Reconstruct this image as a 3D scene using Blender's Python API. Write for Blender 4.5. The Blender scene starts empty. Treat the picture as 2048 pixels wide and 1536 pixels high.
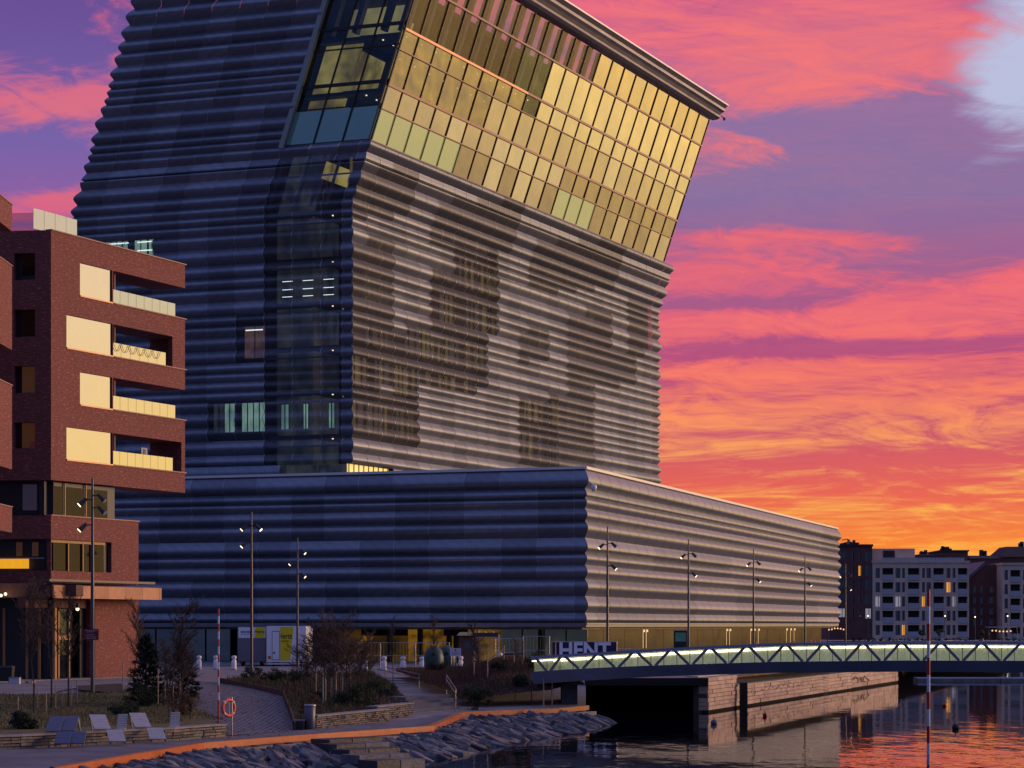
import bpy, bmesh, math, random
from mathutils import Vector, Matrix, noise as mnoise
random.seed(7)
R = math.radians
F = 4700.0; CX = 1024.0; HY = 1250.0; H = 4.7
scene = bpy.context.scene
COL = scene.collection
# ------------------------------------------------------------------ camera
cam = bpy.data.cameras.new('camera'); camo = bpy.data.objects.new('camera', cam)
COL.objects.link(camo); camo.location = (0, 0, H); camo.rotation_euler = (R(90), 0, 0)
cam.sensor_width = 36; cam.lens = F / 2048 * 36; cam.shift_y = (HY - 768) / 2048
cam.clip_start = 1; cam.clip_end = 5000
scene.camera = camo
# ------------------------------------------------------------------ world
SKYB = 1.0
world = bpy.data.worlds.new('World'); scene.world = world; world.use_nodes = True
nt = world.node_tree; nt.nodes.clear()
def nn(t, tp): return t.nodes.new(tp)
class E:
    """small expression helper on math nodes"""
    def __init__(s, t): s.t = t
    def m(s, op, a, b=None, c=None, clamp=False):
        n = s.t.nodes.new('ShaderNodeMath'); n.operation = op; n.use_clamp = clamp
        for i, v in enumerate((a, b, c)):
            if v is None: continue
            if isinstance(v, (int, float)): n.inputs[i].default_value = v
            else: s.t.links.new(v, n.inputs[i])
        return n.outputs[0]
    def sstep(s, v, a, b):
        n = s.t.nodes.new('ShaderNodeMapRange'); n.interpolation_type = 'SMOOTHSTEP'
        s.t.links.new(v, n.inputs[0]); n.inputs[1].default_value = a; n.inputs[2].default_value = b
        return n.outputs[0]
    def ramp(s, v, lo, hi, stops):
        n = s.t.nodes.new('ShaderNodeMapRange'); s.t.links.new(v, n.inputs[0])
        n.inputs[1].default_value = lo; n.inputs[2].default_value = hi
        r = s.t.nodes.new('ShaderNodeValToRGB'); s.t.links.new(n.outputs[0], r.inputs[0])
        cr = r.color_ramp
        while len(cr.elements) > 1: cr.elements.remove(cr.elements[-1])
        for i, (p, c) in enumerate(stops):
            p = (p - lo) / (hi - lo)
            e = cr.elements[0] if i == 0 else cr.elements.new(p)
            e.position = p; e.color = (*c, 1)
        return r.outputs[0]
    def mix(s, f, a, b, bt='MIX'):
        n = s.t.nodes.new('ShaderNodeMix'); n.data_type = 'RGBA'; n.blend_type = bt
        for i, v in ((0, f), (6, a), (7, b)):
            if isinstance(v, (int, float)): n.inputs[i].default_value = v
            elif isinstance(v, tuple): n.inputs[i].default_value = (*v, 1)
            else: s.t.links.new(v, n.inputs[i])
        return n.outputs[2]
    def comb(s, x, y, z):
        n = s.t.nodes.new('ShaderNodeCombineXYZ')
        for i, v in enumerate((x, y, z)):
            if isinstance(v, (int, float)): n.inputs[i].default_value = v
            else: s.t.links.new(v, n.inputs[i])
        return n.outputs[0]
    def noise(s, vec, scale, detail=4, rough=.5, dist=0):
        n = s.t.nodes.new('ShaderNodeTexNoise'); s.t.links.new(vec, n.inputs['Vector'])
        n.inputs['Scale'].default_value = scale; n.inputs['Detail'].default_value = detail
        n.inputs['Roughness'].default_value = rough; n.inputs['Distortion'].default_value = dist
        return n.outputs['Fac']
    def blob(s, az, el, a0, e0, sa, se):
        u = s.m('DIVIDE', s.m('SUBTRACT', az, a0), sa); v = s.m('DIVIDE', s.m('SUBTRACT', el, e0), se)
        q = s.m('ADD', s.m('MULTIPLY', u, u), s.m('MULTIPLY', v, v))
        return s.m('POWER', 2.718, s.m('MULTIPLY', q, -1.0))
def lin(r, g, b):
    f = lambda c: (c / 255 / 12.92) if c / 255 <= .04045 else ((c / 255 + .055) / 1.055) ** 2.4
    return (f(r), f(g), f(b))
def build_sky():
    e = E(nt); tc = nn(nt, 'ShaderNodeTexCoord'); sp = nn(nt, 'ShaderNodeSeparateXYZ')
    nt.links.new(tc.outputs['Generated'], sp.inputs[0]); x, y, z = sp.outputs
    az = e.m('ARCTAN2', x, y); el = e.m('ARCSINE', z)
    ela = e.m('MAXIMUM', el, 0.0)
    den = e.m('ADD', ela, 0.055)
    # cloud-plane coordinates: streaks tighten towards the horizon
    pu = e.m('DIVIDE', az, den); pv = e.m('DIVIDE', 1.0, den)
    wv = e.comb(e.m('MULTIPLY', az, 9), e.m('MULTIPLY', el, 20), 0.0)
    warp = e.noise(wv, 1.0, 3)
    P = e.comb(e.m('ADD', pu, e.m('MULTIPLY', warp, .9)), e.m('ADD', e.m('MULTIPLY', pv, 1.15), e.m('MULTIPLY', e.m('MULTIPLY', az, el), 26)), 0.0)
    n1 = e.noise(P, 1.25, 12, .68, .9)
    wv2 = e.comb(e.m('ADD', e.m('MULTIPLY', az, 17), e.m('MULTIPLY', warp, 4.5)), e.m('ADD', e.m('MULTIPLY', el, 100), e.m('ADD', e.m('MULTIPLY', warp, 3.0), e.m('MULTIPLY', e.m('MULTIPLY', az, el), 110))), 4.0)
    n2 = e.noise(wv2, .55, 10, .70, 1.1)
    n3 = e.noise(e.comb(e.m('ADD', e.m('MULTIPLY', az, 42), e.m('MULTIPLY', warp, 9)), e.m('ADD', e.m('MULTIPLY', el, 230), e.m('MULTIPLY', warp, 5)), 9.0), .5, 8, .7, .8)
    nz = e.m('ADD', e.m('MULTIPLY', n1, .44), e.m('ADD', e.m('MULTIPLY', n2, .36), e.m('MULTIPLY', n3, .20)))
    def px(a, b): return math.atan((a - CX) / F), math.atan((HY - b) / F)
    bias = 0.0
    first = True
    for (a, b, sa, se, k) in ((1700, 60, .075, .022, .13), (1630, 170, .035, .013, .10), (1530, 320, .035, .010, .09), (1870, 150, .035, .02, .08),
                              (1800, 350, .07, .024, -.26), (1990, 300, .05, .022, -.2), (1400, 430, .03, .012, -.16), (1850, 430, .06, .009, -.12), (1650, 480, .05, .007, .18), (1400, 475, .02, .005, .08), (1700, 640, .11, .02, .09),
                              (1720, 700, .09, .0045, -.24), (1500, 610, .05, .004, -.14), (1850, 925, .07, .003, -.10), (1800, 800, .16, .022, .12), (1900, 560, .03, .006, -.07), (90, 80, .035, .016, -.15), (60, 330, .03, .014, -.14),
                              (60, 215, .04, .010, .10), (140, 415, .012, .004, .14), (1250, 40, .02, .012, .06), (1500, 560, .04, .007, .07)):
        a0, e0 = px(a, b)
        t = e.m('MULTIPLY', e.blob(az, el, a0, e0, sa, se), k)
        bias = t if first else e.m('ADD', bias, t); first = False
    low = e.m('MULTIPLY', e.sstep(el, .15, .07), .115)
    nb_ = e.m('SUBTRACT', e.m('ADD', nz, bias), low)
    mask = e.sstep(nb_, .43, .57)
    lit = e.ramp(ela, 0, .4, [(0, lin(255, 176, 62)), (.034, lin(255, 172, 62)), (.05, lin(255, 156, 74)), (.07, lin(255, 138, 84)), (.095, lin(252, 112, 98)), (.13, lin(242, 104, 118)), (.165, lin(234, 100, 118)), (.2, lin(244, 118, 118)), (.26, lin(236, 104, 128)), (.33, lin(200, 100, 140)), (.4, lin(150, 96, 150))])
    bg = e.ramp(ela, 0, .4, [(0, lin(250, 132, 46)), (.034, lin(248, 132, 56)), (.055, lin(232, 100, 84)), (.085, lin(196, 84, 112)), (.115, lin(178, 80, 126)), (.145, lin(160, 94, 142)), (.18, lin(134, 112, 160)), (.215, lin(144, 112, 160)), (.26, lin(150, 88, 146)), (.4, lin(100, 88, 150))])
    front = e.mix(mask, bg, lit)
    hot = e.m('MULTIPLY', e.sstep(e.m('ADD', e.m('ADD', nz, bias), e.m('MULTIPLY', e.sstep(el, .09, .03), .06)), .50, .66), e.m('ADD', .25, e.m('MULTIPLY', e.sstep(el, .12, .05), .75)))
    front = e.mix(hot, front, e.ramp(ela, 0, .4, [(0, lin(255, 205, 80)), (.05, lin(255, 190, 84)), (.09, lin(255, 164, 100)), (.14, lin(255, 132, 108)), (.25, lin(255, 140, 112)), (.4, lin(255, 140, 150))]))
    tex = e.sstep(e.m('ADD', e.m('MULTIPLY', n3, .6), e.m('MULTIPLY', n2, .4)), .35, .68)
    front = e.mix(e.m('MULTIPLY', e.m('SUBTRACT', 1.0, tex), e.m('MULTIPLY', mask, .42)), front, bg)
    front = e.mix(e.m('MULTIPLY', tex, .10), front, e.mix(.5, lit, lin(255, 150, 110)))
    # left part of the front sky is more violet
    lw = e.sstep(az, -.13, -.24)
    viol = e.ramp(ela, 0, .4, [(0, lin(150, 80, 110)), (.12, lin(176, 96, 150)), (.2, lin(120, 98, 168)), (.26, lin(104, 78, 148)), (.4, lin(90, 80, 150))])
    vio2 = e.mix(mask, viol, e.mix(.72, viol, lit))
    lw = e.sstep(az, .02, -.14)
    front = e.mix(lw, front, vio2)
    # pale gap in the clouds at upper right
    a0, e0 = px(2040, 190)
    gap = e.sstep(e.m('SUBTRACT', e.m('ADD', e.blob(az, el, a0, e0, .028, .024), e.m('MULTIPLY', e.blob(az, el, a0 + .02, e0 + .05, .03, .03), .9)), e.m('MULTIPLY', e.m('SUBTRACT', nz, .5), 2.4)), .30, .95)
    front = e.mix(gap, front, lin(186, 192, 222))
    # to the right, out of frame: the bright core of the sunset
    gold = e.ramp(ela, 0, 1.2, [(0, (1.75, 1.12, .36)), (.06, (1.6, 1.12, .46)), (.13, (1.5, 1.12, .68)), (.22, (1.35, .98, .82)), (.45, (1.0, .66, .66)), (.8, (.45, .34, .52)), (1.2, (.27, .25, .48))])
    gw = e.m('MULTIPLY', e.sstep(az, .32, .62), e.sstep(az, 2.1, 1.35))
    # everything behind the camera and to the left: blue dusk
    blue = e.ramp(ela, 0, 1.3, [(0, (.030, .042, .095)), (.14, (.060, .085, .19)), (.35, (.125, .175, .40)), (.6, (.14, .21, .54)), (1.0, (.18, .22, .50)), (1.3, (.20, .21, .45))])
    n4 = e.noise(e.comb(e.m('MULTIPLY', az, 2.5), e.m('MULTIPLY', el, 7), 2.0), 1.2, 5, .55)
    blue = e.mix(e.m('MULTIPLY', e.sstep(n4, .45, .7), .3), blue, (.08, .06, .18))
    # front fades into the blue with height and with azimuth
    top = e.sstep(ela, .3, .75)
    front = e.mix(top, front, e.ramp(ela, .3, 1.5, [(.3, lin(130, 92, 150)), (.8, (.22, .19, .40)), (1.5, (.18, .18, .42))]))
    fw = e.sstep(e.m('ABSOLUTE', e.m('SUBTRACT', az, .35)), 1.5, .75)
    c = e.mix(fw, blue, front)
    c = e.mix(gw, c, gold)
    c = e.mix(e.sstep(ela, .95, 1.4), c, (.18, .18, .42))
    c = e.mix(e.sstep(el, -.002, -.05), c, (.03, .03, .06))
    b = nn(nt, 'ShaderNodeBackground'); nt.links.new(c, b.inputs[0]); b.inputs[1].default_value = SKYB
    o = nn(nt, 'ShaderNodeOutputWorld'); nt.links.new(b.outputs[0], o.inputs[0])
build_sky()
sun = bpy.data.lights.new('sun', 'SUN'); suno = bpy.data.objects.new('sun', sun); COL.objects.link(suno)
sun.energy = 2.1; sun.angle = R(24); sun.color = (1.0, .60, .38)
sd_ = Vector((math.sin(R(76)) * math.cos(R(7)), math.cos(R(76)) * math.cos(R(7)), math.sin(R(7))))
suno.rotation_euler = sd_.to_track_quat('Z', 'Y').to_euler()
scene.view_settings.view_transform = 'Standard'; scene.view_settings.look = 'None'
scene.view_settings.exposure = 0.0; scene.view_settings.gamma = 1.0
scene.view_settings.use_curve_mapping = False
try:
    world.cycles.sampling_method = 'MANUAL'; world.cycles.sample_map_resolution = 1024
except Exception: pass
# ------------------------------------------------------------------ helpers
MAT = {}
def mat(name, col=(.5, .5, .5), rough=.6, metal=0.0, var=0.0, vs=3.0, bump=0.0, bs=20.0, emit=None, es=0.0, alpha=1.0, spec=.5, stretch=(1, 1, 1), col2=None):
    if name in MAT: return MAT[name]
    m = bpy.data.materials.new(name); m.use_nodes = True; t = m.node_tree
    p = t.nodes['Principled BSDF']; e = E(t)
    p.inputs['Roughness'].default_value = rough; p.inputs['Metallic'].default_value = metal
    p.inputs['Base Color'].default_value = (*col, 1); p.inputs['Specular IOR Level'].default_value = spec
    if var or bump:
        tc = nn(t, 'ShaderNodeTexCoord'); mp = nn(t, 'ShaderNodeMapping'); t.links.new(tc.outputs['Object'], mp.inputs[0])
        mp.inputs['Scale'].default_value = stretch
        if var:
            f = e.noise(mp.outputs[0], vs, 5, .6)
            f = e.sstep(f, .3, .7)
            c2 = col2 if col2 else tuple(c * (1 - var) for c in col)
            c1 = col if col2 else tuple(min(1, c * (1 + var)) for c in col)
            t.links.new(e.mix(f, c2, c1), p.inputs['Base Color'])
        if bump:
            f = e.noise(mp.outputs[0], bs, 4, .6)
            b = nn(t, 'ShaderNodeBump'); b.inputs['Strength'].default_value = bump; b.inputs['Distance'].default_value = .05
            t.links.new(f, b.inputs['Height']); t.links.new(b.outputs[0], p.inputs['Normal'])
    if emit: p.inputs['Emission Color'].default_value = (*emit, 1); p.inputs['Emission Strength'].default_value = es
    if alpha < 1: p.inputs['Alpha'].default_value = alpha
    MAT[name] = m; return m
class MB:
    def __init__(s): s.v = []; s.f = []; s.m = []; s.sm = []
    def face(s, pts, mi=0, sm=False):
        i = len(s.v); s.v += [tuple(p) for p in pts]; s.f.append(tuple(range(i, i + len(pts)))); s.m.append(mi); s.sm.append(sm)
    def grid(s, rows, mi=0, sm=True, close=False):
        """rows: list of equal-length point lists"""
        i0 = len(s.v); n = len(rows[0])
        for r in rows: s.v += [tuple(p) for p in r]
        for a in range(len(rows) - 1):
            for b in range(n if close else n - 1):
                c = (b + 1) % n
                s.f.append((i0 + a * n + b, i0 + a * n + c, i0 + (a + 1) * n + c, i0 + (a + 1) * n + b)); s.m.append(mi); s.sm.append(sm)
    def hexa(s, c8, mi=0):
        """8 corners: bottom 4 ccw, top 4 ccw"""
        i = len(s.v); s.v += [tuple(p) for p in c8]
        for f in ((3, 2, 1, 0), (4, 5, 6, 7), (0, 1, 5, 4), (1, 2, 6, 5), (2, 3, 7, 6), (3, 0, 4, 7)):
            s.f.append(tuple(i + k for k in f)); s.m.append(mi); s.sm.append(False)
    def box(s, x0, x1, y0, y1, z0, z1, mi=0):
        s.hexa([(x0, y0, z0), (x1, y0, z0), (x1, y1, z0), (x0, y1, z0), (x0, y0, z1), (x1, y0, z1), (x1, y1, z1), (x0, y1, z1)], mi)
    def obox(s, o, d, t0, t1, n, w0, w1, z0, z1, mi=0):
        """box in a frame: along d (t0..t1), along n (w0..w1), z"""
        o = Vector((o[0], o[1], 0)); d = Vector((d[0], d[1], 0)); n = Vector((n[0], n[1], 0))
        g = lambda t, w, z: o + d * t + n * w + Vector((0, 0, z))
        s.hexa([g(t0, w0, z0), g(t1, w0, z0), g(t1, w1, z0), g(t0, w1, z0), g(t0, w0, z1), g(t1, w0, z1), g(t1, w1, z1), g(t0, w1, z1)], mi)
    def tube(s, a, b, r0, r1=None, n=6, mi=0, cap=True):
        a = Vector(a); b = Vector(b); r1 = r0 if r1 is None else r1; d = (b - a)
        if d.length < 1e-6: return
        d.normalize(); u = d.orthogonal().normalized(); w = d.cross(u)
        ra = [a + (u * math.cos(2 * math.pi * k / n) + w * math.sin(2 * math.pi * k / n)) * r0 for k in range(n)]
        rb = [b + (u * math.cos(2 * math.pi * k / n) + w * math.sin(2 * math.pi * k / n)) * r1 for k in range(n)]
        s.grid([ra, rb], mi, n > 4, True)
        if cap: s.face(rb, mi); s.face(ra[::-1], mi)
    def beam(s, a, b, w, h, mi=0, up=(0, 0, 1)):
        a = Vector(a); b = Vector(b); d = (b - a).normalized(); sd = d.cross(Vector(up)).normalized(); u = sd.cross(d)
        q = lambda p, i, j: p + sd * (i * w / 2) + u * (j * h / 2)
        s.hexa([q(a, -1, -1), q(a, 1, -1), q(b, 1, -1), q(b, -1, -1), q(a, -1, 1), q(a, 1, 1), q(b, 1, 1), q(b, -1, 1)], mi)
    def ball(s, c, r, mi=0, n=8, sz=1.0):
        rows = []
        for a in range(n // 2 + 1):
            th = math.pi * a / (n // 2)
            rows.append([(c[0] + r * math.sin(th) * math.cos(2 * math.pi * k / n), c[1] + r * math.sin(th) * math.sin(2 * math.pi * k / n), c[2] + r * sz * math.cos(th)) for k in range(n)])
        s.grid(rows, mi, True, True)
    def lathe(s, prof, c=(0, 0, 0), n=12, mi=0):
        s.grid([[(c[0] + r * math.cos(2 * math.pi * k / n), c[1] + r * math.sin(2 * math.pi * k / n), c[2] + z) for k in range(n)] for r, z in prof], mi, True, True)
    def mesh(s, name, mats, org=(0, 0, 0)):
        me = bpy.data.meshes.new(name)
        vs = [(p[0] - org[0], p[1] - org[1], p[2] - org[2]) for p in s.v] if any(org) else s.v
        me.from_pydata(vs, [], s.f)
        for m in (mats if isinstance(mats, (list, tuple)) else [mats]): me.materials.append(m)
        me.polygons.foreach_set('material_index', s.m); me.polygons.foreach_set('use_smooth', s.sm)
        me.update(); return me
    def build(s, name, mats, parent=None, org=(0, 0, 0), loc=None):
        if parent is not None and not any(org): org = tuple(parent.get('org', (0, 0, 0)))
        me = s.mesh(name, mats, org)
        o = bpy.data.objects.new(name, me); COL.objects.link(o)
        if parent is not None: o.parent = parent
        if loc: o.location = loc
        return o
def thing(name, label, cat, loc=(0, 0, 0), rz=0, group=None, world_built=False):
    o = bpy.data.objects.new(name, None); COL.objects.link(o); o.location = loc; o.rotation_euler = (0, 0, rz)
    o.empty_display_size = .5
    o['label'] = label; o['category'] = cat
    if group: o['group'] = group
    if world_built: o['org'] = tuple(loc)
    return o
def single(mb, name, mats, loc, label, cat, group=None):
    """a top-level thing that is one mesh, built in world coordinates, origin at loc"""
    o = mb.build(name, mats, None, org=loc); o.location = loc
    o['label'] = label; o['category'] = cat
    if group: o['group'] = group
    return o
def tag(o, label=None, cat=None, group=None, kind=None):
    for k, v in (('label', label), ('category', cat), ('group', group), ('kind', kind)):
        if v: o[k] = v
    return o
def copy_tree(o, parent=None):
    c = o.copy(); COL.objects.link(c); c.parent = parent
    for ch in list(o.children): copy_tree(ch, c)
    return c
def text_obj(body, size, origin, xdir, normal, m, parent, name='lettering', bold=.0, sx=1.0, ext=.01, align='CENTER', shear=0):
    cu = bpy.data.curves.new(name, 'FONT'); cu.body = body; cu.size = size; cu.extrude = ext; cu.offset = bold; cu.shear = shear
    cu.align_x = align; cu.align_y = 'CENTER'; cu.resolution_u = 3
    tmp = bpy.data.objects.new('tmp', cu); COL.objects.link(tmp)
    dg = bpy.context.evaluated_depsgraph_get(); me = bpy.data.meshes.new_from_object(tmp.evaluated_get(dg))
    bpy.data.objects.remove(tmp)
    x = Vector(xdir).normalized(); n = Vector(normal).normalized(); up = n.cross(x)
    org = Vector(parent.get('org', (0, 0, 0))) if parent else Vector((0, 0, 0))
    M = Matrix(((x.x * sx, up.x, n.x, origin[0] - org.x), (x.y * sx, up.y, n.y, origin[1] - org.y), (x.z * sx, up.z, n.z, origin[2] - org.z), (0, 0, 0, 1)))
    me.transform(M); me.materials.clear(); me.materials.append(m)
    o = bpy.data.objects.new(name, me); COL.objects.link(o); o.parent = parent; return o
def sm01(t): t = max(0, min(1, t)); return t * t * (3 - 2 * t)
def at(px, py, Y): return Vector(((px - CX) / F * Y, Y, H - (py - HY) / F * Y))
def atz(px, py, z): return at(px, py, (H - z) * F / (py - HY))
# beam line (edge of promenade) in ground coordinates
BEAM = [(60, 1546), (110, 1536), (400, 1487), (630, 1469), (860, 1453), (925, 1425), (1110, 1418), (1172, 1412)]
BEAMP = [atz(a, b, .7) for a, b in BEAM]
BEAMP.insert(0, BEAMP[0] + Vector((-3.2, -9, 0)))
QX, QY, QS = 10.5, 126.0, .319      # quay corner and slope
def edge_x(y):
    if y <= BEAMP[0].y: return BEAMP[0].x - (BEAMP[0].y - y) * .35
    for a, b in zip(BEAMP, BEAMP[1:]):
        if y <= b.y: return a.x + (b.x - a.x) * (y - a.y) / (b.y - a.y)
    if y < QY: return BEAMP[-1].x + (y - BEAMP[-1].y) * .03
    if y <= 192: return QX + QS * (y - QY)
    return 30.0 + .30 * (y - 192)
def gz(x, y):
    y0 = 90 + 22 * sm01((x + 8) / 6); z = .5 + .75 * sm01((y - y0) / (132 - y0))
    z += .62 * sm01((x + 6) / 10) * sm01((y - 119) / 12)
    return z
def gp(px, py, dz=0):
    Y = (H - 1.0) * F / (py - HY)
    for _ in range(30):
        X = (px - CX) / F * Y; Y = .5 * Y + .5 * (H - gz(X, Y) - dz) * F / (py - HY)
    X = (px - CX) / F * Y; return Vector((X, Y, gz(X, Y) + dz))
def gy(px, Y, dz=0):
    X = (px - CX) / F * Y; return Vector((X, Y, gz(X, Y) + dz))
# ------------------------------------------------------------------ common materials
def metal(name, col, rough, seethru=0.0):
    m = bpy.data.materials.new(name); m.use_nodes = True; t = m.node_tree; p = t.nodes['Principled BSDF']; e = E(t)
    p.inputs['Metallic'].default_value = .82; p.inputs['Roughness'].default_value = rough
    tc = nn(t, 'ShaderNodeTexCoord'); mp = nn(t, 'ShaderNodeMapping'); t.links.new(tc.outputs['Object'], mp.inputs[0]); mp.inputs['Scale'].default_value = (1, 1, .6)
    f = e.noise(mp.outputs[0], .35, 4, .6); f2 = e.noise(mp.outputs[0], 6.0, 3, .7)
    sp = nn(t, 'ShaderNodeSeparateXYZ'); t.links.new(tc.outputs['Object'], sp.inputs[0])
    u = e.m('ADD', e.m('MULTIPLY', sp.outputs[0], .62), e.m('MULTIPLY', sp.outputs[1], .78))
    f3 = e.noise(e.comb(e.m('MULTIPLY', u, .5), e.m('MULTIPLY', sp.outputs[2], 6.5), 0.0), 1.0, 4, .65); rib = e.m('SINE', e.m('MULTIPLY', u, 2 * math.pi / .42))
    k = e.m('ADD', .66, e.m('ADD', e.m('ADD', e.m('MULTIPLY', f, .25), e.m('MULTIPLY', f2, .12)), e.m('ADD', e.m('MULTIPLY', f3, .30), e.m('MULTIPLY', rib, .05))))
    t.links.new(e.mix(1.0, col, e.comb(k, k, k), 'MULTIPLY'), p.inputs['Base Color'])
    if seethru:
        out = t.nodes['Material Output']; tr = nn(t, 'ShaderNodeBsdfTransparent'); mx = nn(t, 'ShaderNodeMixShader')
        # the perforation is a fine grid of holes: too small to resolve, so it acts as partial cover
        mx.inputs[0].default_value = seethru; t.links.new(p.outputs[0], mx.inputs[1]); t.links.new(tr.outputs[0], mx.inputs[2]); t.links.new(mx.outputs[0], out.inputs[0])
    MAT[name] = m; return m
CLAD = [metal('cladding_light', (.215, .230, .275), .34), metal('cladding_mid', (.165, .178, .215), .38), metal('cladding_dark', (.112, .115, .13), .45, .14),
        metal('cladding_perforated', (.105, .105, .12), .45, .34), metal('cladding_edge', (.33, .33, .35), .38), metal('cladding_open', (.20, .21, .25), .4, .58)]
DARK = mat('dark_frame', (.015, .016, .022), .5)
CORE = mat('core_wall', (.02, .021, .028), .8, var=.3, vs=.5)
BRONZE = mat('bronze_mullion', (.20, .11, .07), .4, .5)
COPING = mat('pale_coping', (.75, .72, .70), .4, .3)
GREYM = mat('grey_metal', (.22, .23, .25), .45, .6)
CONC = mat('concrete', (.28, .27, .26), .85, var=.25, vs=1.2, bump=.2)
def litmat(name, c1, c2, es, sc=(1, 1, 1), vs=.6):  # room light is put into the surface as an emissive colour
    m = bpy.data.materials.new(name); m.use_nodes = True; t = m.node_tree; p = t.nodes['Principled BSDF']; e = E(t)
    p.inputs['Base Color'].default_value = (*[c * .4 for c in c1], 1); p.inputs['Roughness'].default_value = .5
    tc = nn(t, 'ShaderNodeTexCoord'); mp = nn(t, 'ShaderNodeMapping'); t.links.new(tc.outputs['Object'], mp.inputs[0]); mp.inputs['Scale'].default_value = sc
    f = e.sstep(e.noise(mp.outputs[0], vs, 3, .6), .35, .65)
    t.links.new(e.mix(f, c1, c2), p.inputs['Emission Color']); p.inputs['Emission Strength'].default_value = es
    MAT[name] = m; return m
LITY = litmat('lit_yellow_room', lin(128, 112, 60), lin(34, 31, 26), .55, (1, 1, .5))
LITG = litmat('lit_green_room', lin(140, 175, 160), lin(80, 115, 115), .9, (1, 1, .5))
LITW = mat('warm_lamp', (.9, .8, .6), .5, emit=(1, .82, .5), es=2.2)
LITC = mat('cool_strip', (.9, .9, .9), .5, emit=(.85, 1, .95), es=1.6)
DIMROOM = litmat('dim_room', lin(52, 56, 58), lin(22, 28, 40), .8, (1, 1, .5))
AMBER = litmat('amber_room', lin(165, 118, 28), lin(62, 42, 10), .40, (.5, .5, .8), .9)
# ------------------------------------------------------------------ museum frames
def unit(x, y): l = math.hypot(x, y); return (x / l, y / l)
C0 = (146 / F * 207, 207.0); UL = unit(-12524, 4700); UR = unit(1451, 4700)
NL = (-UL[1], UL[0]); NL = (NL[0], NL[1]) if NL[1] < 0 else (-NL[0], -NL[1]); NR = (UR[1], -UR[0])
T0 = ((703 - CX) / F * 226, 226.0); VT = unit(2040, 4700); NT = (VT[1], -VT[0])
ZK = 45.4; LEAN = .34
def px_s(o, d, px):
    k = (px - CX) / F; return (k * o[1] - o[0]) / (d[0] - k * d[1])
def z_at(o, d, px, py):
    s = px_s(o, d, px); return H + (HY - py) * (o[1] + d[1] * s) / F
mus = thing('art_museum', 'tall grey museum clad in wavy aluminium, its glazed top leaning over a long low wing', 'museum', (C0[0], C0[1], 1.9), world_built=True)
PZ0, PZ1 = 4.7, 18.7
pc = [17.3, 16.2, 15.6, 14.4, 13.3, 11.5, 10.6, 9.4, 8.1, 6.4, 5.15]
tc_ = [45.4 - .7, 44.5, 42.9, 41.6, 40.6, 39.7, 38.9, 37.8, 36.1, 34.6, 33.5, 32.5, 30.9, 29.8, 28.9, 27.6, 26.2, 25.1, 24.3, 23.3, 22.4, 21.5, 20.1, 18.8, 17.3, 15.9]
tw_hi = [46.1, 47.0, 47.7, 48.7, 50.3, 51.7, 52.5, 53.3, 54, 55.1, 56.6, 57.7, 59.1, 60.7, 62.2, 63.6, 64.5, 66.2, 67.8]
def rows_from(crests, z0, z1):
    """crests high to low (absolute z) -> list of (zlow, zhigh, amplitude)"""
    c = sorted(crests); tr = [z0] + [(a + b) / 2 for a, b in zip(c, c[1:])] + [z1]
    out = []
    for i, k in enumerate(c):
        g = tr[i + 1] - tr[i]; out.append((tr[i], tr[i + 1], min(.55, .30 * g), k))
    return out
PROWS = rows_from(pc, PZ0 + .2, PZ1 - .25)
TCR = [z + 4.7 for z in tc_ + tw_hi]
TROWS = rows_from([z for z in TCR if z > 20.3], 20.25, 74.5)
LOWROW = (18.8, 20.24, .22, 19.5)
def wave(row, u):
    z0, z1, a, k = row
    # rounded crest, tighter trough, crest at k
    z = z0 + (z1 - z0) * u; kk = (k - z0) / (z1 - z0)
    w = u / kk * .5 if u < kk else .5 + (u - kk) / (1 - kk) * .5
    return z, a * (math.sin(math.pi * w) ** 1.25) * 1.0
def leanv(z, on=True):
    if not on or z <= ZK: return (0, 0)
    d = (z - ZK) * LEAN; return (-UL[0] * d, -UL[1] * d)
def fpoint(o, d, n, s, z, off, lean, corner_n=None):
    """facade point; at s==0 the corner is mitred with the neighbour facade's normal"""
    lx, ly = leanv(z, lean)
    x = o[0] + d[0] * s + n[0] * off + lx; y = o[1] + d[1] * s + n[1] * off + ly
    if corner_n: x += corner_n[0] * off; y += corner_n[1] * off
    return (x, y, z)
NW = 8
def panel(mb, o, d, n, s0, s1, row, mi, lean, c0=None, c1=None, edge=True, gap=.0):
    flip = (d[0] * n[1] - d[1] * n[0]) < 0
    def col(s, cn, bump=0.0):
        return [fpoint(o, d, n, s, *wave2(row, k / NW, bump), lean, cn) for k in range(NW + 1)]
    def wave2(r, u, b): z, off = wave(r, u); return z, off + b
    es = .07 if edge else 0
    cols = [(s0, c0, 0)] + ([(s0 + es, c0, 0.0)] if edge and c0 is None else []) + [(s1, c1, 0)]
    cc = [col(*c) for c in cols]
    if flip: cc = cc
    if len(cc) == 3:
        lip = [col(s0 + .0, c0, .03), col(s0 + es, c0, .03)]
        mb.grid(lip, 4); mb.grid([cc[1], cc[2]], mi)
    else: mb.grid(cc, mi)
npanel = 0
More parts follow.
